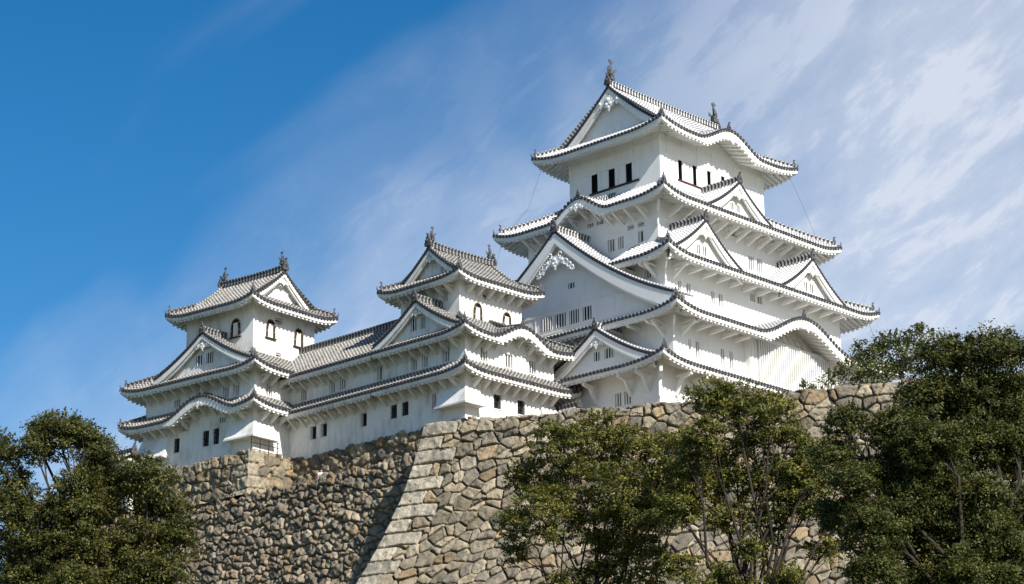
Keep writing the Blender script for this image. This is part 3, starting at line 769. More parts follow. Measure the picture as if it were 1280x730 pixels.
# roofs, bottom to top
r1_, z1 = skirt(K, (-9.45, 23.6, -7.65, 18.3), (-6.0, 19.9, -5.8, 15.8), 43.35, .95, {'S': 1.9, 'W': 1.75, 'N': 1.8, 'E': 1.8}, .62, 4.5)
r2_, z2 = skirt(K, (-8.1, 21.7, -8.0, 17.7), (-4.7, 18.15, -4.1, 14.2), 47.55, 1.6, 2.15, .62, 4.0, {'S': (8.1, 6.3, 2.15)}, kt=.06, fh=.28)
r3_, z3 = skirt(K, (-6.55, 21.3, -6.1, 16.2), (-2.95, 16.7, -2.05, 12.1), 52.8, 2.35, {'S': 1.9, 'W': 1.9, 'N': 2.0, 'E': 3.2}, .62, 3.6, ranges={'W': [(-6.1, .9), (9.7, 16.2)]})
r4_, z4 = skirt(K, (-4.75, 18.8, -4.3, 14.5), (0, 13.76, 0, 10.0), 58.5, 2.9, {'S': 2.2, 'W': 1.8, 'N': 2.5, 'E': 2.2}, .62, 3.6, {'W': (5.0, 3.4, 1.5), 'E': (5.0, 3.4, 1.5)}, kt=.12, fh=.28)
irimoya(K, 'X', (-2.05, 16.15, -2.05, 12.5), 65.6, 5.6, 2.1, {'S': 2.05, 'W': 2.05, 'N': 2.5, 'E': 2.4}, False, {'S': (7.0, 4.4, 1.55), 'N': (7.0, 4.4, 1.55)}, sori=.58, D=4.2, fish=.88, board=.5, pend=1.45, kt=.16, fh=.28)
# gable walls have small vents on the top roof
def rzS(zfs, outer, vf):      # height of the south skirt below a south dormer
    zf = zfs['S'][0]; return lambda a, back: zf(a-outer[0], (vf-outer[2])+back)
def rzW(zfs, outer, vf):
    zf = zfs['W'][0]; return lambda a, back: zf(outer[3]-a, (vf-outer[0])+back)
o3 = (-6.55, 21.3, -6.1, 16.2); o4 = (-4.75, 18.8, -4.3, 14.5); o1 = (-9.45, 23.6, -7.65, 18.3); o2 = (-8.1, 21.7, -8.0, 17.7)
gw = lambda c, z, w_=.42, h=.75, n=2, gap=.3: [(c+(i-(n-1)/2)*(w_+gap)-w_/2, c+(i-(n-1)/2)*(w_+gap)+w_/2, z, z+h) for i in range(n)]
gable(K, 'S', -1.35, -5.65, 56.35, 4.6, 3.35, 3.7, rz=rzS(z3, o3, -5.65), wall_bottom=52.9, wins=gw(-1.35, 53.6, .5, .75), pend=.8)
gable(K, 'S', 12.6, -5.65, 56.35, 4.6, 3.35, 3.7, rz=rzS(z3, o3, -5.65), wall_bottom=52.9, wins=gw(12.6, 53.6, .5, .75), pend=.8)
gable(K, 'S', 5.4, -3.9, 61.7, 4.4, 3.0, 4.0, rz=rzS(z4, o4, -3.9), wall_bottom=58.8, wins=gw(5.4, 59.35, .5, .6), pend=.8)
gable(K, 'W', -.45, -8.9, 47.0, 5.9, 3.2, 2.85, rz=rzW(z1, o1, -8.9), wall_bottom=43.6, wins=[(-.4, .15, 44.6, 45.3), (-1.75, -.95, 44.6, 45.35)], pend=.75, board=.5)
bg_w = [(6.45, 7.53, 48.9, 50.0), (4.94, 6.09, 48.9, 50.0), (3.53, 4.54, 48.9, 50.0), (2.2, 3.1, 48.9, 50.0), (3.96, 4.6, 51.85, 52.3)]
gable(K, 'W', 5.3, -7.1, 56.7, 12.6, 7.85, 6.0, rz=rzW(z2, o2, -7.1), wall_bottom=48.0, wins=bg_w, pend=1.2, board=.9, wlim=lambda a_, q: 9.3 if a_ > 2.35 else 12.6, rec=.85, g2=.42, big=True, orn_s=1.3)
mb = MB(); P = face_frame('W', -6.25)      # rails on the big gable wall
pbox(mb, P, -1.2, 12.0, 50.2, 50.36, .001, .06); pbox(mb, P, -1.6, 12.2, 48.55, 48.7, .001, .06)
for a in (-.2, 1.6, 8.2, 9.9, 11): pbox(mb, P, a, a+.12, 48.7, 50.2, .001, .04)
mb.build('gable_rail', 'plaster', K)
# brackets under the eaves
zb_ = lambda side, zfs, outer, ov, d=.62: (lambda a: zfs[side][0](to_u(side, outer, a, a)[0], 0)-d)
brackets(K, 'S', f5[2], 58.12, 2.1, fr(-2.5, 16.3, 1.45)); brackets(K, 'W', f5[0], lambda a: 58.12+kara(abs(a-5.0), (0, 3.4, 1.2)), 1.75, [b for b in fr(-1.6, 12, 1.25)])
brackets(K, 'S', f3[2], 52.45, 1.95, fr(-4.4, 17.8, 1.75), kind='arm'); brackets(K, 'W', f3[0], 52.45, 1.8, fr(-3.6, 0, 1.75), kind='arm')
brackets(K, 'S', f2[2], 47.2, 2.1, fr(-5.6, 2.3, 1.6), kind='arm'); brackets(K, 'W', f2[0], 47.2, 2.1, fr(-5.4, 6, 1.9), kind='arm')
for sd, r_, f_ in (('S', z3, f3), ('S', z2, f2), ('W', z3, f3), ('W', z2, f2)):
    zt = 52.45 if f_ is f3 else 47.2
    brackets(K, sd, f_[2] if sd == 'S' else f_[0], zt, 1.9, [(f_[0] if sd == 'S' else f_[2])+.9], kind='strut', drop=1.1)
brackets(K, 'S', f1[2], 43.0, 1.9, fr(-6.8, 21, 1.9), kind='big', drop=1.75); brackets(K, 'W', f1[0], 43.0, 1.75, [-4.7, -2.9, .6, 2.4, 4.4], kind='big', drop=1.6)
for f_, zt, zz, s in ((f5, 58.05, 1.5, .13), (f3, 52.4, 1.3, .13), (f2, 47.15, 1.3, .13), (f1, 42.95, 1.9, .22)):
    mb = MB(); x, y = f_[0], f_[2]
    mb.extrude([(0, 0), (.35, -zz*.1), (.55, zz*.55), (1.5, zz*.75), (1.5, zz), (0, zz)], Vector((x, y, zt-zz))-Vector((1, -1, 0)).normalized()*s*.5, Vector((-1, -1, 0)).normalized(), Zu, Vector((1, -1, 0)).normalized()*s)
    mb.build('corner_bracket', 'plaster', K)
# lightning cables from the top eaves
for pts in ([(15.4, -1.6, 65.4), (16.2, -2.4, 62.5), (17.0, -3.2, 59.2)], [(-1.6, 11.6, 65.4), (-2.6, 12.4, 61.5), (-4.3, 13.6, 58.8)], [(20.0, -5.6, 52.9), (20.6, -6.0, 50.5), (21.0, -6.8, 48.0)], [(-4.4, 13.8, 58.3), (-5.2, 14.4, 54), (-6.3, 15.6, 51.5)]):
    mb = MB(); mb.tube(pts, .013, 4); mb.build('cable', 'iron', K)
sink(K, 39.0)

# ================================================================ west small keep
NX, NY = OX-19.43, OY+3.03
N_ = empty('small_keep', (NX, NY, 38.0))
tag(N_, 'three-roofed white small tower in the middle, standing between the long corridor and the great keep', 'castle tower')
n1 = (0, 9.6, 0, 8.9); n3 = (1.8, 8.6, 2.4, 8.9)
wN2W = [(5.1, 5.82, 43.42, 44.55), (3.93, 4.64, 43.42, 44.55), (1.59, 2.39, 43.42, 44.55)]
wN1W = [(7.32, 8.05, 40.08, 41.18), (6.05, 6.81, 40.08, 41.18), (3.02, 3.5, 40.05, 41.2)]
wN2S = [(1.57, 2.35, 43.45, 44.5), (4.2, 5.05, 43.45, 44.5), (6.8, 7.6, 43.45, 44.5)]; wN1S = [(3.0, 3.8, 40.05, 41.15), (5.55, 6.35, 40.05, 41.15)]
wN3W = [(3.62, 4.3, 48.95, 49.75)]; wN3S = [(4.3, 5.06, 49.35, 49.85)]
wall_block('wall', N_, n1, 33.0, 42.9, {'W': wN1W, 'S': wN1S}, 'plaster_old'); wall_block('wall', N_, (0.001, 9.599, 0.001, 8.899), 42.9, 45.7, {'W': wN2W, 'S': wN2S}, 'plaster_old')
wall_block('wall', N_, n3, 45.5, 50.75, {'W': wN3W, 'S': wN3S}, 'plaster_old')
for h in wN2W: window(N_, 'W', 0, h, m='plaster_old')
for i, h in enumerate(wN1W): window(N_, 'W', 0, h, 'iron' if i < 2 else 'lattice', m='plaster_old')
for h in wN2S: window(N_, 'S', 0, h, m='plaster_old')
for h in wN1S: window(N_, 'S', 0, h, 'iron', m='plaster_old')
for h in wN3W: window(N_, 'W', n3[0], h, m='plaster_old')
for h in wN3S: window(N_, 'S', n3[2], h, 'vent', m='plaster_old')
bell_window(N_, 'S', n3[2], 3.72, 47.35, .82, 1.5); bell_window(N_, 'S', n3[2], 6.9, 47.35, .82, 1.4)
skirt(N_, (-1.3, 11.4, -1.3, 8.9), (0, 9.6, 0, 8.9), 42.22, 1.0, {'S': 1.3, 'W': 1.3, 'E': 1.85}, .45, 3.0, which='SWE', hips='SW SE', old=True, orn_s=.8)
rN, zN = skirt(N_, (-1.3, 11.4, -1.3, 8.9), (1.8, 8.6, 2.4, 8.9), 45.2, 2.3, {'S': 1.3, 'W': 1.3, 'E': 1.85}, .5, 3.2, {'S': (5.1, 3.5, 1.25)}, which='SWE', hips='SW SE', old=True, orn_s=.8, kt=.12)
irimoya(N_, 'X', (.45, 9.95, 1.1, 10.2), 50.35, 3.25, 1.5, 1.3, True, sori=.42, D=2.8, fish=.52, board=.36, pend=.55)
oN = (-1.3, 11.4, -1.3, 8.9)
gable(N_, 'W', 4.4, -.95, 48.5, 4.9, 2.8, 3.2, old=True, rz=rzW(zN, oN, -.95), wall_bottom=45.5, wins=[(4.72, 5.3, 46.35, 47.3), (3.85, 4.3, 46.35, 47.2)], pend=.6, board=.36, rec=.5)
brackets(N_, 'W', 0, 41.95, 1.3, fr(.2, 8.9, 1.1), 'plaster_old', drop=.8); brackets(N_, 'S', 0, 41.95, 1.3, fr(0.2, 9.6, 1.1), 'plaster_old', drop=.8)
brackets(N_, 'W', 0, 44.95, 1.3, fr(.2, 8.9, 1.1), 'plaster_old', drop=.8)
brackets(N_, 'S', 0, lambda a: 44.95+kara(a, (5.1, 3.5, 1.0)), 1.3, fr(.2, 9.6, 1.2), 'plaster_old', drop=.8)
brackets(N_, 'S', n3[2], 50.05, 1.25, fr(2.0, 8.5, 1.0), 'plaster_old', drop=.7); brackets(N_, 'W', n3[0], 50.05, 1.25, fr(2.6, 8.7, 1.1), 'plaster_old', drop=.7)
stone_drop(N_, [(0, 2.45), (0, 0), (1.3, 0)], [(-.75, 2.45), (-.75, -.75), (1.35, -.75)], 41.5, 39.85, 'plaster_old')
stone_drop(N_, [(8.0, 0), (9.6, 0), (9.6, 1.5)], [(7.95, -.6), (10.2, -.6), (10.2, 1.5)], 41.4, 39.6, 'plaster_old')
sink(N_, 38.0)

# ================================================================ corridor
Cr = empty('corridor', (NX, NY, 38.0))
tag(Cr, 'long two-storey white corridor joining the left tower to the middle tower, with square dark windows', 'castle corridor')
c1 = (0.003, 6.0, 8.9, 23.5)
wC2 = [(17.78, 18.5, 43.42, 44.55), (14.39, 15.16, 43.45, 44.55), (13.14, 13.91, 43.45, 44.55), (8.95, 9.62, 43.42, 44.52)]
wC1 = [(16.56, 17.35, 40.05, 41.15), (15.3, 16.1, 40.05, 41.15), (10.7, 11.47, 40.05, 41.15)]
wall_block('wall', Cr, c1, 33.0, 42.9, {'W': wC1}, 'plaster_old'); wall_block('wall', Cr, (.004, 5.999, 8.9, 23.5), 42.9, 45.7, {'W': wC2}, 'plaster_old')
for h in wC2: window(Cr, 'W', 0.003, h, m='plaster_old')
for h in wC1: window(Cr, 'W', 0.003, h, 'open', m='plaster_old')
L = 23.6-8.9
def plain_slope(parent, A, du, dn, L, zf, T, ov, k=None, sfx='_old'):
    mb = MB(); eb = MB(); slope(mb, Vector(A), Vector(du), Vector(dn), L, zf, lambda u: T); eaves(eb, Vector(A), Vector(du), Vector(dn), L, zf, ov, k)
    rf = mb.build('roof', ['bed'+sfx, 'rib'+sfx, 'dark'], parent); eb.build('soffit', 'plaster'+sfx, rf); return rf
plain_slope(Cr, (-1.3, 23.6), (0, -1), (1, 0), L, lambda u, t: 42.22+1.0*(.78*t/1.3+.22*(t/1.3)**2), 1.32, 1.3)
zc = lambda u, t: 45.2+2.3*(.78*t/3.1+.22*(t/3.1)**2)
rc = plain_slope(Cr, (-1.3, 23.6), (0, -1), (1, 0), L, zc, 4.3, 1.3)
plain_slope(Cr, (7.3, 8.9), (0, 1), (-1, 0), L, zc, 4.3, 1.3)
rm = MB(); ridge_run(rm, [(3.0, 23.0, zc(0, 4.3)+.08), (3.0, 16, zc(0, 4.3)+.04), (3.0, 8.7, zc(0, 4.3)+.08)], .36, .45); rm.build('ridge', 'ridge_old', rc)
brackets(Cr, 'W', 0.003, 41.95, 1.3, fr(9.2, 19.4, 1.1), 'plaster_old', drop=.8); brackets(Cr, 'W', 0.003, 44.95, 1.3, fr(9.2, 19.4, 1.1), 'plaster_old', drop=.8)
sink(Cr, 38.0)

# ================================================================ left tower
IX, IY = OX-23.34, OY+22.54
I_ = empty('corner_tower', (IX, IY, 38.0), radians(5))
tag(I_, 'leftmost white tower with bell-shaped windows, a wide gable and a curved eave', 'castle tower')
i1 = (0, 10.2, 0, 12.6); i3 = (1.69, 8.7, 2.06, 9.9)
wI2W = [(2.86, 3.58, 43.65, 44.75), (1.69, 2.4, 43.65, 44.75), (8.46, 9.23, 43.9, 44.5)]; wI2S = [(1.25, 1.97, 43.6, 44.7)]
wI1W = [(5.0, 5.76, 40.1, 41.4), (3.85, 4.55, 40.1, 41.4), (8.4, 9.1, 40.1, 41.3), (7.35, 8.15, 41.75, 42.2), (3.1, 3.85, 41.75, 42.2)]
wI3S = [(4.1, 4.9, 50.6, 51.1), (4.3, 4.9, 47.7, 48.2)]
wall_block('wall', I_, i1, 33.0, 43.2, {'W': wI1W}, 'plaster_old'); wall_block('wall', I_, (.001, 10.199, .001, 12.599), 43.2, 46.1, {'W': wI2W, 'S': wI2S}, 'plaster_old')
wall_block('wall', I_, i3, 45.8, 52.2, {'S': wI3S}, 'plaster_old')
for h in wI2W: window(I_, 'W', 0, h, m='plaster_old')
for h in wI2S: window(I_, 'S', 0, h, m='plaster_old')
for i, h in enumerate(wI1W): window(I_, 'W', 0, h, 'iron' if i < 3 else 'lattice', m='plaster_old')
for h in wI3S: window(I_, 'S', i3[2], h, 'vent', m='plaster_old')
bell_window(I_, 'W', i3[0], 4.07, 49.3, .95, 1.5); bell_window(I_, 'S', i3[2], 3.6, 49.25, .9, 1.5); bell_window(I_, 'S', i3[2], 6.83, 49.2, .9, 1.5)
oI = (-1.4, 11.6, -1.4, 14.4)
rI1, zI1 = skirt(I_, oI, (0, 10.2, 0, 12.6), 42.45, 1.05, {'S': 1.4, 'W': 1.4, 'N': 1.85, 'E': 1.4}, .45, 3.2, {'W': (4.9, 4.4, 1.45)}, old=True, orn_s=.8, kt=.12)
rI2, zI2 = skirt(I_, oI, (1.69, 8.7, 2.06, 9.9), 45.55, 2.2, {'S': 1.4, 'W': 1.4, 'N': 1.85, 'E': 1.4}, .5, 3.2, old=True, orn_s=.8)
irimoya(I_, 'Y', (.25, 10.15, .75, 11.05), 51.7, 3.6, 1.7, 1.35, True, sori=.45, D=3, fish=.52, board=.36, pend=.55)
gable(I_, 'W', 5.2, -.95, 49.3, 5.6, 3.0, 3.4, old=True, rz=rzW(zI2, oI, -.95), wall_bottom=45.8, wins=[(5.6, 6.25, 46.75, 47.6), (4.3, 5.1, 46.75, 47.65)], pend=.8, board=.38, rec=.5)
brackets(I_, 'W', 0, lambda a: 42.15+kara(a, (4.9, 4.4, 1.2)), 1.4, fr(.2, 12.5, 1.12), 'plaster_old', drop=.8); brackets(I_, 'S', 0, 42.15, 1.4, fr(.2, 4.2, 1.0), 'plaster_old', drop=.8)
brackets(I_, 'W', 0, 45.28, 1.4, fr(.2, 12.5, 1.12), 'plaster_old', drop=.8); brackets(I_, 'S', 0, 45.28, 1.4, fr(.2, 4.2, 1.0), 'plaster_old', drop=.8)
stone_drop(I_, [(0, 2.4), (0, 0), (1.9, 0)], [(-.75, 2.5), (-.75, -.75), (2.1, -.75)], 41.7, 40.05, 'plaster_old')
stone_drop(I_, [(0, 12.6), (0, 9.5)], [(-.8, 13.0), (-.8, 9.4)], 42.1, 39.9, 'plaster_old')
sink(I_, 38.0)

# low roofed wall closing the gap between the middle tower and the great keep
G_ = empty('roofed_wall', (OX-9.4, OY+1.2, 38.0)); tag(G_, 'small tiled wall roof half hidden between the middle tower and the great keep', 'wall')
mb = MB(); mb.box((-.4, 0, -3), (.4, 6.5, 2.4)); mb.build('wall', 'plaster_old', G_)
mb = MB()
for A, du, dn in (((-1.2, 6.8), (0, -1), (1, 0)), ((1.2, -.3), (0, 1), (-1, 0))): slope(mb, Vector(A), Vector(du), Vector(dn), 7.1, lambda u, t: 2.3+.62*t, lambda u: 1.2)
mb.build('roof', ['bed_old', 'rib_old', 'dark'], G_)
mb = MB(); ridge_run(mb, [(0, -.35, 3.08), (0, 3, 3.05), (0, 6.8, 3.08)], .34, .42); mb.build('ridge', 'ridge_old', G_)
mb = MB(); onigawara(mb, (0, -.35, 3.2), (0, -1, 0), .8); mb.build('finial', 'orn', G_)
# tile-capped wall end beyond the far corner of the left tower
T_ = empty('tiled_wall_end', (IX-3.1, IY+11.4, 38.6)); tag(T_, 'tile-capped white wall end with dark ornament, between the leftmost tower and the left tree', 'wall')
mb = MB(); mb.box((-.35, 0, -3), (.35, 6, 1.1)); mb.build('wall', 'plaster_old', T_)
mb = MB()
for A, du, dn in (((-.9, 6.2), (0, -1), (1, 0)), ((.9, -.2), (0, 1), (-1, 0))): slope(mb, Vector(A), Vector(du), Vector(dn), 6.4, lambda u, t: 1.05+.6*t, lambda u: .9)
mb.build('roof', ['bed_old', 'rib_old', 'dark'], T_)
mb = MB(); ridge_run(mb, [(0, -.2, 1.62), (0, 6.1, 1.62)], .34, .42); mb.build('ridge', 'ridge_old', T_)
mb = MB(); onigawara(mb, (0, -.25, 1.75), (0, -1, 0), 1.0); mb.build('finial', 'orn', T_)

# ================================================================ stone walls
PAL = np.array([(.34, .30, .235), (.39, .35, .275), (.31, .28, .225), (.37, .295, .20), (.43, .395, .32), (.25, .23, .20), (.37, .335, .275), (.33, .30, .25), (.36, .32, .25), (.44, .40, .325), (.40, .35, .27), (.30, .27, .22)])
PAL = PAL*np.array((.84, .81, .755))
def stone_sheet(s, h, cw, ch, rng, id0=0, wob=0.12):
    """irregular fitted stones: power cells over a jittered grid. returns cell id, distance to joint, offset from centre"""
    ph = rng.uniform(0, 6.28, 12)
    sx = s + wob*(np.sin(h*3.1+ph[0])+.6*np.sin(s*2.3+h*4.9+ph[1])); hy = h + wob*(np.sin(s*2.7+ph[2])+.6*np.sin(s*5.3-h*1.9+ph[3]))
    gi0, gj0 = int(np.floor(sx.min()/cw))-3, int(np.floor(hy.min()/ch))-3
    gi1, gj1 = int(np.floor(sx.max()/cw))+4, int(np.floor(hy.max()/ch))+4
    nI, nJ = gi1-gi0, gj1-gj0
    jx = rng.uniform(.08, .92, (nI, nJ)); jy = rng.uniform(.15, .85, (nI, nJ)); wt = rng.uniform(-.22, .16, (nI, nJ))*cw*ch + (rng.random((nI, nJ)) < .22)*.34*cw*ch
    ci = np.floor(sx/cw).astype(int)-gi0; cj = np.floor(hy/ch).astype(int)-gj0
    best = np.full(s.shape, 1e9); bx = np.zeros(s.shape); by = np.zeros(s.shape); bid = np.zeros(s.shape, int); cand = []
    for di in (-2, -1, 0, 1, 2):
        for dj in (-2, -1, 0, 1, 2):
            i, j = ci+di, cj+dj; off = np.where(j % 2 == 0, 0, .5)
            px = (i+gi0+jx[i, j]+off)*cw; py = (j+gj0+jy[i, j])*ch
            p = (sx-px)**2+((hy-py)*1.15)**2-wt[i, j]; cand.append((p, px, py, i*nJ+j))
            m = p < best; best[m] = p[m]; bx[m] = px[m]; by[m] = py[m]; bid[m] = (i*nJ+j)[m]
    e = np.full(s.shape, 1e9)
    for p, px, py, idd in cand:
        dd = (p-best)/(2*np.sqrt((px-bx)**2+((py-by)*1.15)**2)+1e-6); m = idd != bid; e[m] = np.minimum(e[m], dd[m])
    return bid+id0, e, sx-bx, hy-by
def hsh(i, k): 
    x = np.sin(i*12.9898+k*78.233)*43758.5453; return x-np.floor(x)
def stone_wall(name, C0, d1, L1, d2, L2, ztop, H, bat, res, cell, seed, label, cat, corner=None, topw=1.6, rough=.10, gap=.26, bulge=.16, topj=.25, ragged=0.0, slope1=0.0, tint=(1, 1, 1), group=None, facet=1.0, wob=.05):
    """rampart wrapping a corner C0: one face along d1 for L1, the other along d2 for L2 (may be 0)"""
    rng = np.random.default_rng(seed); C0 = np.array(C0, float); d1 = np.array(d1, float)/np.hypot(*d1); d2 = np.array(d2, float)/np.hypot(*d2)
    n1, n2 = -d2, -d1
    ns = int((L1+L2)/res)+1; nh = int((H+topw)/res)+1
    s1 = np.linspace(-L2, L1, ns); h1 = np.linspace(-topw, H, nh); s, h = np.meshgrid(s1, h1, indexing='ij')
    cid, e, ox, oy = stone_sheet(s, h, cell[0], cell[1], rng, wob=wob)
    if corner is not None:
        rh, lo, sh = corner
        row = np.floor((h+0.05+.10*np.sin(s*.7))/rh).astype(int); hh = (h+0.05+.10*np.sin(s*.7)) - row*rh
        jt = hsh(row.astype(float), 1)*.9-.45
        lp = np.where(row % 2 == 0, lo, sh)+jt; ln = np.where(row % 2 == 0, sh, lo)+jt
        inn = (s < lp) & (s > -ln) & (h > -topw)
        ec = np.minimum(np.minimum(lp-s, s+ln), np.minimum(hh, rh-hh)+.0)
        cid = np.where(inn, 900000+row, cid); e = np.where(inn, ec, np.minimum(e, np.where(s >= 0, np.abs(s-lp), np.abs(s+ln)))); ox = np.where(inn, s-(lp-ln)/2, ox); oy = np.where(inn, hh-rh/2, oy)
    else: inn = np.zeros(s.shape, bool)
    fi = cid.astype(float)
    jn = .5+.5*np.sin(s*1.9+2*np.sin(h*1.3))*np.sin(h*2.3+1.5*np.sin(s*1.1)); g = np.clip((e-.002-.035*jn)/(.035+.04*jn), 0, 1); g = g*g*(3-2*g)
    dsp = -gap*(1-g) + bulge*np.sqrt(np.clip(e/.25, 0, 1))*np.where(inn, .5, 1) + ((hsh(fi, 2)-.5)*.35*ox + (hsh(fi, 3)-.5)*.35*oy)*np.where(inn, .15, 1) + (hsh(fi, 4)-.5)*.20*np.where(inn, .4, 1)
    i2, e2, ox2, oy2 = stone_sheet(s, h, cell[0]*.36, cell[1]*.42, rng, wob=.05); f2 = i2*1.37+fi*.11
    dsp += ((hsh(f2, 8)-.5)*.07 + (hsh(f2, 9)-.5)*.32*ox2 + (hsh(f2, 11)-.5)*.32*oy2)*g*np.where(inn, .8, 1)*facet
    q = np.zeros(s.shape)
    for k in range(7):
        fx, fy, p0 = rng.uniform(2, 13, 3); q += np.sin(s*fx+p0+hsh(fi, 10+k)*6.28)*np.sin(h*fy-p0*1.7+hsh(fi, 20+k)*6.28)
    dsp += rough*.20*q*g
    hb = np.clip(h, 0, None); b = bat[0]*hb+bat[1]*hb*hb; inset = np.clip(-h, 0, None)
    pos = np.where(s >= 0, 1.0, 0.0)
    bx = C0[0] - (d1[0]+d2[0])*(b-inset) + np.where(s >= 0, d1[0]*s, -d2[0]*s); by = C0[1] - (d1[1]+d2[1])*(b-inset) + np.where(s >= 0, d1[1]*s, -d2[1]*s)
    z = ztop - hb + slope1*np.clip(s, 0, None)
    wn = np.clip((s+.12)/.24, 0, 1); nx = n1[0]*wn+n2[0]*(1-wn); ny = n1[1]*wn+n2[1]*(1-wn)
    wz = np.clip((.12-h)/.35, 0, 1)
    nrm = 1/np.sqrt(1+wz*wz)
    bx += nx*dsp*(1-wz*.8); by += ny*dsp*(1-wz*.8); z = z + dsp*wz*1.0
    # uneven crest: whole stones stand a little higher or lower
    tj = (hsh(fi, 5)-.5)*2*topj + ragged*(np.sin(s*.9+1)+np.sin(s*2.1))*.5
    z = z + tj*np.clip(1-hb/.6, 0, 1)*(e > .03)
    v = np.stack([bx, by, z], -1).reshape(-1, 3).astype(np.float32)
    idx = np.arange(ns*nh).reshape(ns, nh); f = np.stack([idx[:-1, :-1], idx[1:, :-1], idx[1:, 1:], idx[:-1, 1:]], -1).reshape(-1, 4)
    me = bpy.data.meshes.new(name); me.vertices.add(len(v)); me.vertices.foreach_set('co', v.ravel())
    me.loops.add(f.size); me.loops.foreach_set('vertex_index', f.ravel().astype(np.int32)); me.polygons.add(len(f))
    me.polygons.foreach_set('loop_start', np.arange(0, f.size, 4, dtype=np.int32)); me.polygons.foreach_set('loop_total', np.full(len(f), 4, dtype=np.int32))
    me.update(calc_edges=True)
    col = PAL[(hsh(fi, 6)*len(PAL)).astype(int) % len(PAL)]*(0.68+.6*hsh(fi, 7))[..., None]
    col = np.where(inn[..., None], np.array((.42, .385, .315))*(0.85+.3*hsh(fi, 7))[..., None], col)*np.array(tint)
    ca = me.color_attributes.new('stone_col', 'FLOAT_COLOR', 'POINT')
    ca.data.foreach_set('color', np.concatenate([col.reshape(-1, 3), np.ones((ns*nh, 1))], 1).astype(np.float32).ravel())
    me.materials.append(M['stone']); o = bpy.data.objects.new(name, me); C.objects.link(o); tag(o, label, cat, group); return o
# bright rampart with its dressed corner
BD = (0.4225, -0.9064)
stone_wall('stone_rampart', (102.80, 107.47), BD, 46, (0.9064, 0.4225), 7, 36.45, 15, (.155, .013), (.05), (.98, .74), 5,
           'sunlit pale stone rampart with a sloping corner of long dressed blocks, behind the trees', 'stone wall', (1.0, 2.8, 1.45), bulge=.05, gap=.34, topj=.12, rough=.05, wob=.03)
# darker rubble rampart to the left
stone_wall('rubble_rampart', (104.75, 104.0), (0, 1), 48, (1, 0), .5, 35.0, 14, (.17, .006), .058, (.80, .66), 11,
           'dark rough rubble rampart running left from the pale corner, below the left tower', 'stone wall', gap=.36, bulge=.16, topj=.18, ragged=.16, rough=.15, topw=3.6, tint=(.92, .88, .86), facet=1.3)
# tower base with its dressed corner block pile
stone_wall('tower_base', (OX-24.35, OY+21.75), (1, 0.05), 4.6, (0, 1), 22, 38.75, 3.6, (.10, .01), .06, (1.2, .9), 23,
           'block-cornered stone footing directly below the leftmost tower', 'stone wall', (1.05, 1.9, .9), gap=.24, bulge=.07, topj=.12, topw=2.2, tint=(1.0, .97, .9))
stone_wall('corridor_footing', (OX-19.72, OY+2), (0, 1), 20, (1, 0), .5, 38.62, 4.4, (.02, .0), .08, (.95, .75), 31,
           'shaded stone footing running under the long corridor wall', 'stone wall', gap=.22, bulge=.12, topj=.10, topw=.6, tint=(.9, .86, .8))

# ================================================================ ground and terraces
def sheet(name, pts, z, m, kind='structure'):
    mb = MB(); mb.poly([(x, y, z) for x, y in pts]); o = mb.build(name, m); tag(o, kind=kind); return o
n = 60; g = MB(); R = 1500
def tz(x, y):
    d = x*Fh.x+y*Fh.y; t = min(max((d-25)/95, 0), 1); return -1.7 + 13.0*t*t*(3-2*t)
xs = [-1500, -800, -400, -200, -100] + list(range(-80, 261, 10)) + [320, 500, 900, 1500]
gv = {}
for i, x in enumerate(xs):
    for j, y in enumerate(xs): gv[i, j] = g.vert((x, y, tz(x, y) + (0.5*sin(x*.11)*cos(y*.13))))
for i in range(len(xs)-1):
    for j in range(len(xs)-1): g.face([gv[i, j], gv[i+1, j], gv[i+1, j+1], gv[i, j+1]])
go = g.build('ground', 'grass', smooth=True); tag(go, kind='structure')
bd = Vector(BD); bc = Vector((102.8, 107.47)); nn1 = Vector((0.9064, 0.4225))
sheet('upper_terrace', [bc+nn1*1.2+bd*.6, bc+nn1*1.2+bd*46, bc+nn1*60+bd*46, bc+nn1*60+bd*-60, Vector((105.9, 150)), Vector((105.9, 108.5))], 34.62, 'earth')
sheet('keep_platform', [(OX-9.6, OY-6.4), (OX+24, OY-6.4), (OX+24, OY+60), (OX-19.0, OY+60), (OX-19.0, OY+1.5), (OX-9.6, OY+1.5)], 38.2, 'earth')

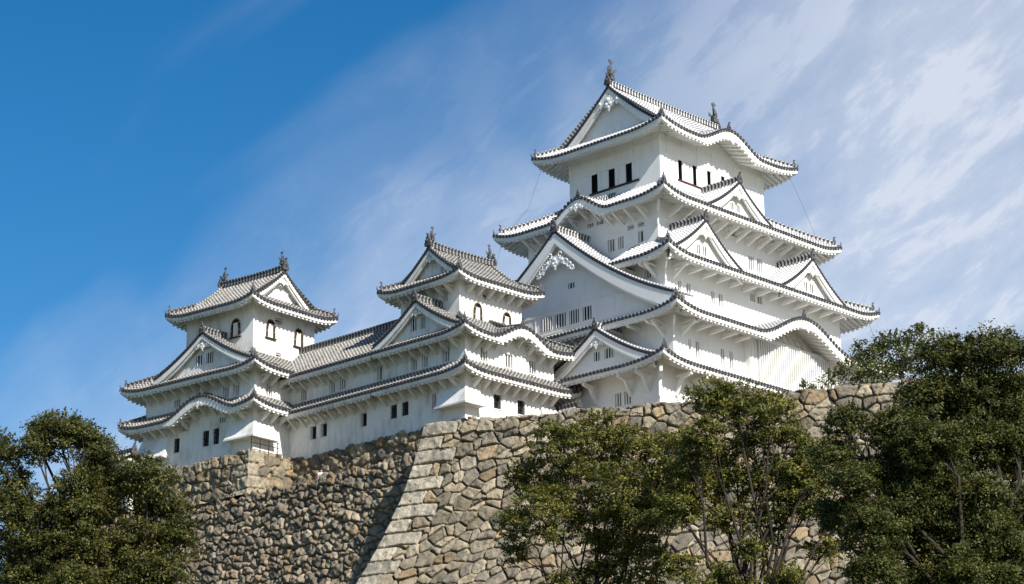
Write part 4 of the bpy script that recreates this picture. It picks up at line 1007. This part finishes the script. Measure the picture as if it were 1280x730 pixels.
# ================================================================ trees
def leaves(name, clumps, size, per, rng, parent, cols, yel, flat=.85, sub=46, spread=.24):
    P = []; Nn_ = []; Cc = []
    for (x, y, z, r) in clumps:
        k = max(8, int(sub*(r/1.3)**2)); d = rng.normal(size=(k, 3)); d /= np.linalg.norm(d, axis=1)[:, None]; d[:, 2] = np.abs(d[:, 2])*np.where(rng.random(k) < .72, 1, -1)
        rad = r*rng.uniform(.45, 1.18, (k, 1)); c = np.array((x, y, z)) + d*rad*np.array((1, 1, flat))
        m = int(per); lp = np.repeat(c, m, 0) + rng.normal(size=(k*m, 3))*np.array((spread, spread, spread*.62))*rng.uniform(.45, 1.25, (k, 1)).repeat(m, 0)
        nrm = np.repeat(d, m, 0)*.55 + np.array((0, 0, .55)) + rng.normal(size=(k*m, 3))*.5
        P.append(lp); Nn_.append(nrm)
        tone = rng.uniform(0, 1, k).repeat(m); u = np.clip(tone*.6+rng.random(k*m)*.5, 0, 1)[:, None]
        col = np.array(cols[0])*(1-u) + np.array(cols[1])*u
        yy = (rng.random(k*m) < yel*(.3+1.4*tone))[:, None]; col = np.where(yy, np.array(cols[2])*rng.uniform(.7, 1.2, (k*m, 1)), col); Cc.append(col)
    for (x, y, z, r) in clumps:      # loose sprigs standing out of the crown
        k = max(3, int(9*r)); d = rng.normal(size=(k, 3)); d[:, 2] = np.abs(d[:, 2])+.5; d /= np.linalg.norm(d, axis=1)[:, None]
        m = 26; tt = np.tile(np.linspace(0, 1, m), k)[:, None]; st = np.repeat(np.array((x, y, z))+d*r*np.array((1, 1, flat))*.9, m, 0)
        lp = st + np.repeat(d*rng.uniform(.25, .6, (k, 1)), m, 0)*tt + rng.normal(size=(k*m, 3))*.05*(1.2-tt); P.append(lp); Nn_.append(rng.normal(size=(k*m, 3))+np.array((0, 0, .4)))
        Cc.append(np.array(cols[1])*rng.uniform(.6, 1.3, (k*m, 1)))
    P = np.concatenate(P); Nv = np.concatenate(Nn_); col = np.concatenate(Cc)*np.array((1.18, 1.2, 1.1)); Nv /= np.linalg.norm(Nv, axis=1)[:, None]
    t = np.cross(Nv, rng.normal(size=P.shape)); t /= np.linalg.norm(t, axis=1)[:, None]; b = np.cross(Nv, t)
    sz = size*rng.uniform(.65, 1.25, (len(P), 1)); a_, b_ = t*sz*.5, b*sz*.27
    v = np.stack([P-a_, P-b_*.9-Nv*sz*.06, P+a_, P+b_*.9-Nv*sz*.06], 1).reshape(-1, 3).astype(np.float32); n_ = len(P)
    me = bpy.data.meshes.new(name); me.vertices.add(4*n_); me.vertices.foreach_set('co', v.ravel()); me.loops.add(4*n_); me.loops.foreach_set('vertex_index', np.arange(4*n_, dtype=np.int32))
    me.polygons.add(n_); me.polygons.foreach_set('loop_start', np.arange(0, 4*n_, 4, dtype=np.int32)); me.polygons.foreach_set('loop_total', np.full(n_, 4, dtype=np.int32)); me.update(calc_edges=True)
    ca = me.color_attributes.new('leaf_col', 'FLOAT_COLOR', 'POINT'); ca.data.foreach_set('color', np.concatenate([col.repeat(4, 0), np.ones((4*n_, 1))], 1).astype(np.float32).ravel())
    me.materials.append(M['leaf']); o = bpy.data.objects.new(name, me); C.objects.link(o); o.parent = parent; return o
def tree(base, clumps, label, seed, size=.155, per=62, cols=((.032, .042, .014), (.090, .102, .024), (.20, .165, .04)), yel=.12, stems=2, r0=.32, sub=80, ground=True, spread=.21, name='broadleaf_tree', cat='tree', lit=None):
    rng = np.random.default_rng(seed); bx, by, bz = base
    zg = tz(bx, by)-.3 if ground else bz
    root = empty(name, (bx, by, zg)); tag(root, label, cat)
    cl = [(x-bx, y-by, z-zg, r) for x, y, z, r in clumps]
    leaves('crown', cl, size, per, rng, root, cols, yel, sub=sub, spread=spread)
    lowz = min(c[2]-c[3] for c in cl); top = max(c[2] for c in cl)
    tm_ = MB(); lm = MB(); cen = Vector((sum(c[0] for c in cl)/len(cl), sum(c[1] for c in cl)/len(cl), 0))
    fork = max(lowz-1.5, .6) if ground else .2
    forks = []
    for k in range(stems):
        a = rng.uniform(0, 6.28); f = Vector((cen.x*.25+cos(a)*.7*(stems > 1), cen.y*.25+sin(a)*.7*(stems > 1), fork+rng.uniform(0, .8)))
        st = Vector((cos(a)*.35*(stems > 1), sin(a)*.35*(stems > 1), 0))
        pts = [st, st.lerp(f, .3)+Vector(rng.normal(size=3)*.12), st.lerp(f, .65)+Vector(rng.normal(size=3)*.18), f]
        tm_.tube(pts, [r0, r0*.85, r0*.72, r0*.6], 8); forks.append(f)
    for i, (x, y, z, r) in enumerate(cl):
        e = Vector((x, y, z)); f = min(forks, key=lambda q: (q-e).length*(1+.2*rng.random()))
        L_ = (e-f).length; m1 = f.lerp(e, .35)+Vector(rng.normal(size=3)*.07*L_)+Zu*.02*L_; m2 = f.lerp(e, .7)+Vector(rng.normal(size=3)*.07*L_)+Zu*.04*L_
        lm.tube([f, m1, m2, e], [r0*.42, r0*.30, r0*.19, r0*.08], 6, cap=False)
        for k in range(7):
            d = rng.normal(size=3); d /= np.linalg.norm(d); d[2] = abs(d[2])*.7; t_ = e+Vector(d)*r*.95; s_ = m2.lerp(e, rng.uniform(0, .9)); lm.tube([s_, s_.lerp(t_, .5)+Vector(rng.normal(size=3)*.12), t_], [r0*.11, r0*.07, r0*.03], 4, cap=False)
    tm_.build('trunk', 'bark', root, smooth=True); lm.build('limb', 'bark', root, smooth=True)
    return root
AT = (84.3, 73.9, 17.8), [(81.6,75.2,25.9,1.54), (83.9,74.6,26.6,1.63), (84.6,72.8,25.5,1.70), (81.4,77.4,24.6,1.10), (83.2,75.6,24.5,1.23), (83.1,72.4,23.5,1.68), (80.3,75.1,22.2,1.60), (84.5,75.9,22.6,1.74), (80.3,77.3,22.0,0.89), (84.3,72.2,22.1,1.70), (81.5,78.3,20.8,0.82), (84.3,73.8,20.6,1.47), (87.1,72.8,24.2,1.40), (86.3,71.8,26.1,0.90), (82.3,76.4,23.9,0.82), (84.9,71.9,20.0,1.05), (86.9,71.9,25.0,1.31), (87.6,72.1,23.7,1.15), (86.0,72.2,22.5,1.39), (82.8,76.4,18.9,1.07), (84.0,75.0,19.2,1.15), (84.3,72.0,18.1,1.21)]
BT = (83.7, 64.5, 16.2), [(82.9,66.3,27.1,1.08), (83.6,65.0,26.5,1.38), (83.9,63.3,25.8,1.29), (81.2,65.3,24.8,0.98), (84.6,65.0,24.8,1.08), (85.1,62.9,25.0,0.84), (82.4,66.9,23.0,1.39), (84.3,65.8,23.1,1.39), (81.7,67.4,21.4,1.08), (85.6,64.6,22.9,1.40), (85.1,62.5,23.1,1.07), (84.9,64.5,20.8,1.16), (85.5,62.4,21.2,0.99), (83.3,66.4,24.1,0.97), (83.5,66.0,21.1,0.93), (83.1,64.1,19.2,0.61), (85.3,61.8,24.2,0.68), (85.4,61.7,22.6,0.99), (86.8,62.6,19.5,0.77), (85.0,62.9,21.8,0.92), (86.5,61.9,20.9,0.77), (81.3,66.4,24.4,0.69), (85.7,62.4,23.8,0.84), (82.3,65.5,17.8,0.92), (84.5,63.1,17.8,0.91), (81.4,67.2,18.5,0.92), (83.6,64.8,17.2,0.84)]
DT = (80.1, 49.4, 13.5), [(80.8,50.8,25.4,1.43), (81.5,49.0,25.4,1.52), (80.0,51.6,23.8,1.29), (81.3,50.4,23.5,1.63), (83.0,49.2,23.5,1.54), (78.2,52.2,22.0,1.28), (77.7,50.2,21.0,1.39), (81.3,50.0,21.6,1.36), (83.1,48.8,21.2,1.43), (78.5,53.2,20.1,1.43), (78.6,51.3,19.0,1.51), (81.7,48.7,18.7,1.15), (76.0,52.2,17.6,1.39), (79.2,52.3,17.2,1.53), (79.7,50.2,16.6,1.61), (80.2,48.1,16.3,1.53), (75.7,52.0,15.6,1.19), (76.9,53.9,22.6,0.81), (76.7,54.5,21.2,0.88), (75.5,52.7,19.6,0.99), (76.4,54.2,18.6,0.88), (79.0,50.2,18.5,1.00), (79.3,48.9,19.0,1.06), (79.8,48.9,17.6,1.07), (79.7,50.9,20.2,1.01), (82.1,48.7,21.9,1.02), (78.4,49.1,15.4,1.19), (78.7,51.4,15.7,1.14), (79.6,48.0,15.1,1.12), (78.6,51.8,20.4,1.01), (77.4,51.6,18.5,1.00)]
ET = (122.7, 83.1, 37.3), [(123.4,84.2,40.6,1.29), (124.4,83.2,41.5,1.07), (121.3,84.5,39.2,0.96), (124.9,82.8,39.8,1.07), (124.3,80.6,41.4,1.06), (121.5,82.5,38.7,1.16), (120.4,85.7,38.6,0.53), (118.9,86.2,38.0,0.48), (123.5,80.8,40.1,1.16)]
FT = (55.9, 80.4, 14.0), [(54.9,81.0,23.0,1.19), (56.2,80.4,22.6,0.91), (53.9,81.4,22.4,0.76), (53.1,82.2,22.0,0.62), (53.4,84.1,22.8,0.85), (57.5,77.9,21.0,1.18), (57.9,80.5,20.7,1.35), (59.2,78.7,19.9,1.20), (55.5,80.0,19.4,1.60), (54.5,81.6,19.1,1.54), (53.4,83.0,19.4,1.40), (59.0,77.7,18.2,0.98), (57.8,78.9,18.1,1.47), (56.3,80.3,17.5,1.68), (55.2,81.8,17.2,1.55), (54.7,84.2,17.7,1.57), (58.5,77.7,16.7,1.05), (58.9,77.1,18.9,0.56), (56.5,80.3,21.6,0.70), (55.3,80.1,23.0,0.90), (56.2,79.5,22.1,0.70), (55.1,82.5,23.6,0.71), (56.8,79.5,20.9,0.84), (53.9,82.6,20.8,0.98), (55.0,79.6,20.6,0.90), (55.1,80.8,17.9,1.19), (54.4,82.3,16.5,1.26), (54.8,79.2,16.0,1.24), (57.1,79.6,16.5,1.19), (58.2,78.4,16.3,1.05)]
tree(*AT, 'olive-green spreading tree in front of the pale rampart, nearest its dressed corner', 41, yel=.2, stems=3, r0=.2, size=.17, sub=58, cols=((.036, .046, .014), (.130, .134, .028), (.25, .20, .04)))
tree(*BT, 'yellow-green tree whose tip reaches the lowest roof of the tallest tower, dark trunks showing below', 42, yel=.17, stems=3, r0=.27, cols=((.038, .050, .014), (.145, .150, .030), (.27, .21, .045)), size=.17, sub=64)
tree(*DT, 'large dark dense tree filling the right edge of the picture', 43, yel=.06, stems=1, r0=.38, cols=((.028, .038, .012), (.086, .094, .021), (.18, .14, .03)), size=.15, sub=150)
tree(*ET, 'feathery bush growing on top of the pale rampart beside the great keep', 44, size=.24, per=20, yel=.2, stems=3, r0=.07, sub=64, ground=False, name='bush', cat='bush', spread=.30, cols=((.03, .045, .016), (.09, .11, .03), (.18, .16, .04)))
tree(*FT, 'dark olive tree filling the lower left corner, open branches at its top', 45, yel=.10, stems=2, r0=.30, cols=((.032, .040, .013), (.092, .094, .022), (.20, .155, .035)), sub=105, size=.145)

# ================================================================ small things
R_ = empty('iron_railing', (IX-.9, IY-.9, 38.85), radians(5)); tag(R_, 'thin black iron railing on the block pile below the leftmost tower', 'railing')
for k in range(4):
    mb = MB(); mb.tube([(k*.95, 0, -.2), (k*.95, 0, .95)], .035, 5); mb.build('post', 'iron', R_)
for z in (.9, .5): mb = MB(); mb.tube([(-.1, 0, z), (3.0, 0, z)], .028, 5); mb.build('rail', 'iron', R_)
def person(loc, rz, label):
    h = 1.68; mb = bpy.data.meshes.new('person')
    vs = {'pel': (0, 0, .92, .15), 'wst': (0, 0, 1.08, .135), 'chs': (0, .01, 1.30, .16), 'nck0': (0, 0, 1.44, .07), 'nck': (0, .01, 1.50, .055), 'hd': (0, .02, 1.58, .085), 'hd2': (0, .01, 1.66, .09),
          'sl': (-.18, 0, 1.39, .065), 'el': (-.24, .03, 1.12, .045), 'wl': (-.22, .18, .95, .032), 'hl': (-.21, .25, .92, .035), 'sr': (.18, 0, 1.39, .065), 'er': (.26, .03, 1.13, .045), 'wr': (.22, .16, .94, .032), 'hr': (.21, .23, .91, .035),
          'tl': (-.1, 0, .86, .10), 'kl': (-.11, .02, .48, .065), 'al': (-.11, -.01, .08, .04), 'fl': (-.12, .14, .03, .035), 'tr': (.1, 0, .86, .10), 'kr': (.11, .02, .48, .065), 'ar': (.11, -.01, .08, .04), 'fr': (.12, .14, .03, .035)}
    ed = ['pel wst', 'wst chs', 'chs nck0', 'nck0 nck', 'nck hd', 'hd hd2', 'chs sl', 'sl el', 'el wl', 'wl hl', 'chs sr', 'sr er', 'er wr', 'wr hr', 'pel tl', 'tl kl', 'kl al', 'al fl', 'pel tr', 'tr kr', 'kr ar', 'ar fr']
    ks = list(vs); mb.from_pydata([vs[k][:3] for k in ks], [tuple(ks.index(a) for a in e.split()) for e in ed], [])
    o = bpy.data.objects.new('person', mb); C.objects.link(o); mb.materials.append(M['skin']); mb.materials.append(M['cloth'])
    sk = o.modifiers.new('skin', 'SKIN'); o.modifiers.new('sub', 'SUBSURF').levels = 1; o.modifiers['sub'].render_levels = 1
    for i, k in enumerate(ks): r = vs[k][3]; mb.skin_vertices[0].data[i].radius = (r, r); mb.skin_vertices[0].data[i].use_root = (k == 'pel')
    o.location = loc; o.rotation_euler = (0, 0, rz); tag(o, label, 'person')
    hm = MB(); hm.ball((0, -.01, 1.69), .115, 0, (1, 1.05, .95), 10); hm.build('hair', 'navy', o, smooth=True)
    sm = MB(); sm.tube([(0, 0, .9), (0, 0, 1.08), (0, .01, 1.3), (0, 0, 1.42)], [.19, .17, .2, .12], 12); sm.tube([(-.15, 0, 1.40), (-.25, .03, 1.14)], [.09, .07], 8); sm.tube([(.15, 0, 1.40), (.27, .03, 1.14)], [.09, .07], 8); sm.build('shirt', 'cloth', o, smooth=True)
    tr_ = MB(); tr_.tube([(-.1, 0, .92), (-.11, .02, .48), (-.11, -.01, .08)], [.13, .09, .07], 8); tr_.tube([(.1, 0, .92), (.11, .02, .48), (.11, -.01, .08)], [.13, .09, .07], 8); tr_.build('trousers', 'navy', o, smooth=True)
    return o
person((OX-22.9, OY+14.9, 34.62), radians(140), 'tiny person in a white shirt with black hair, behind the crest of the rubble rampart')
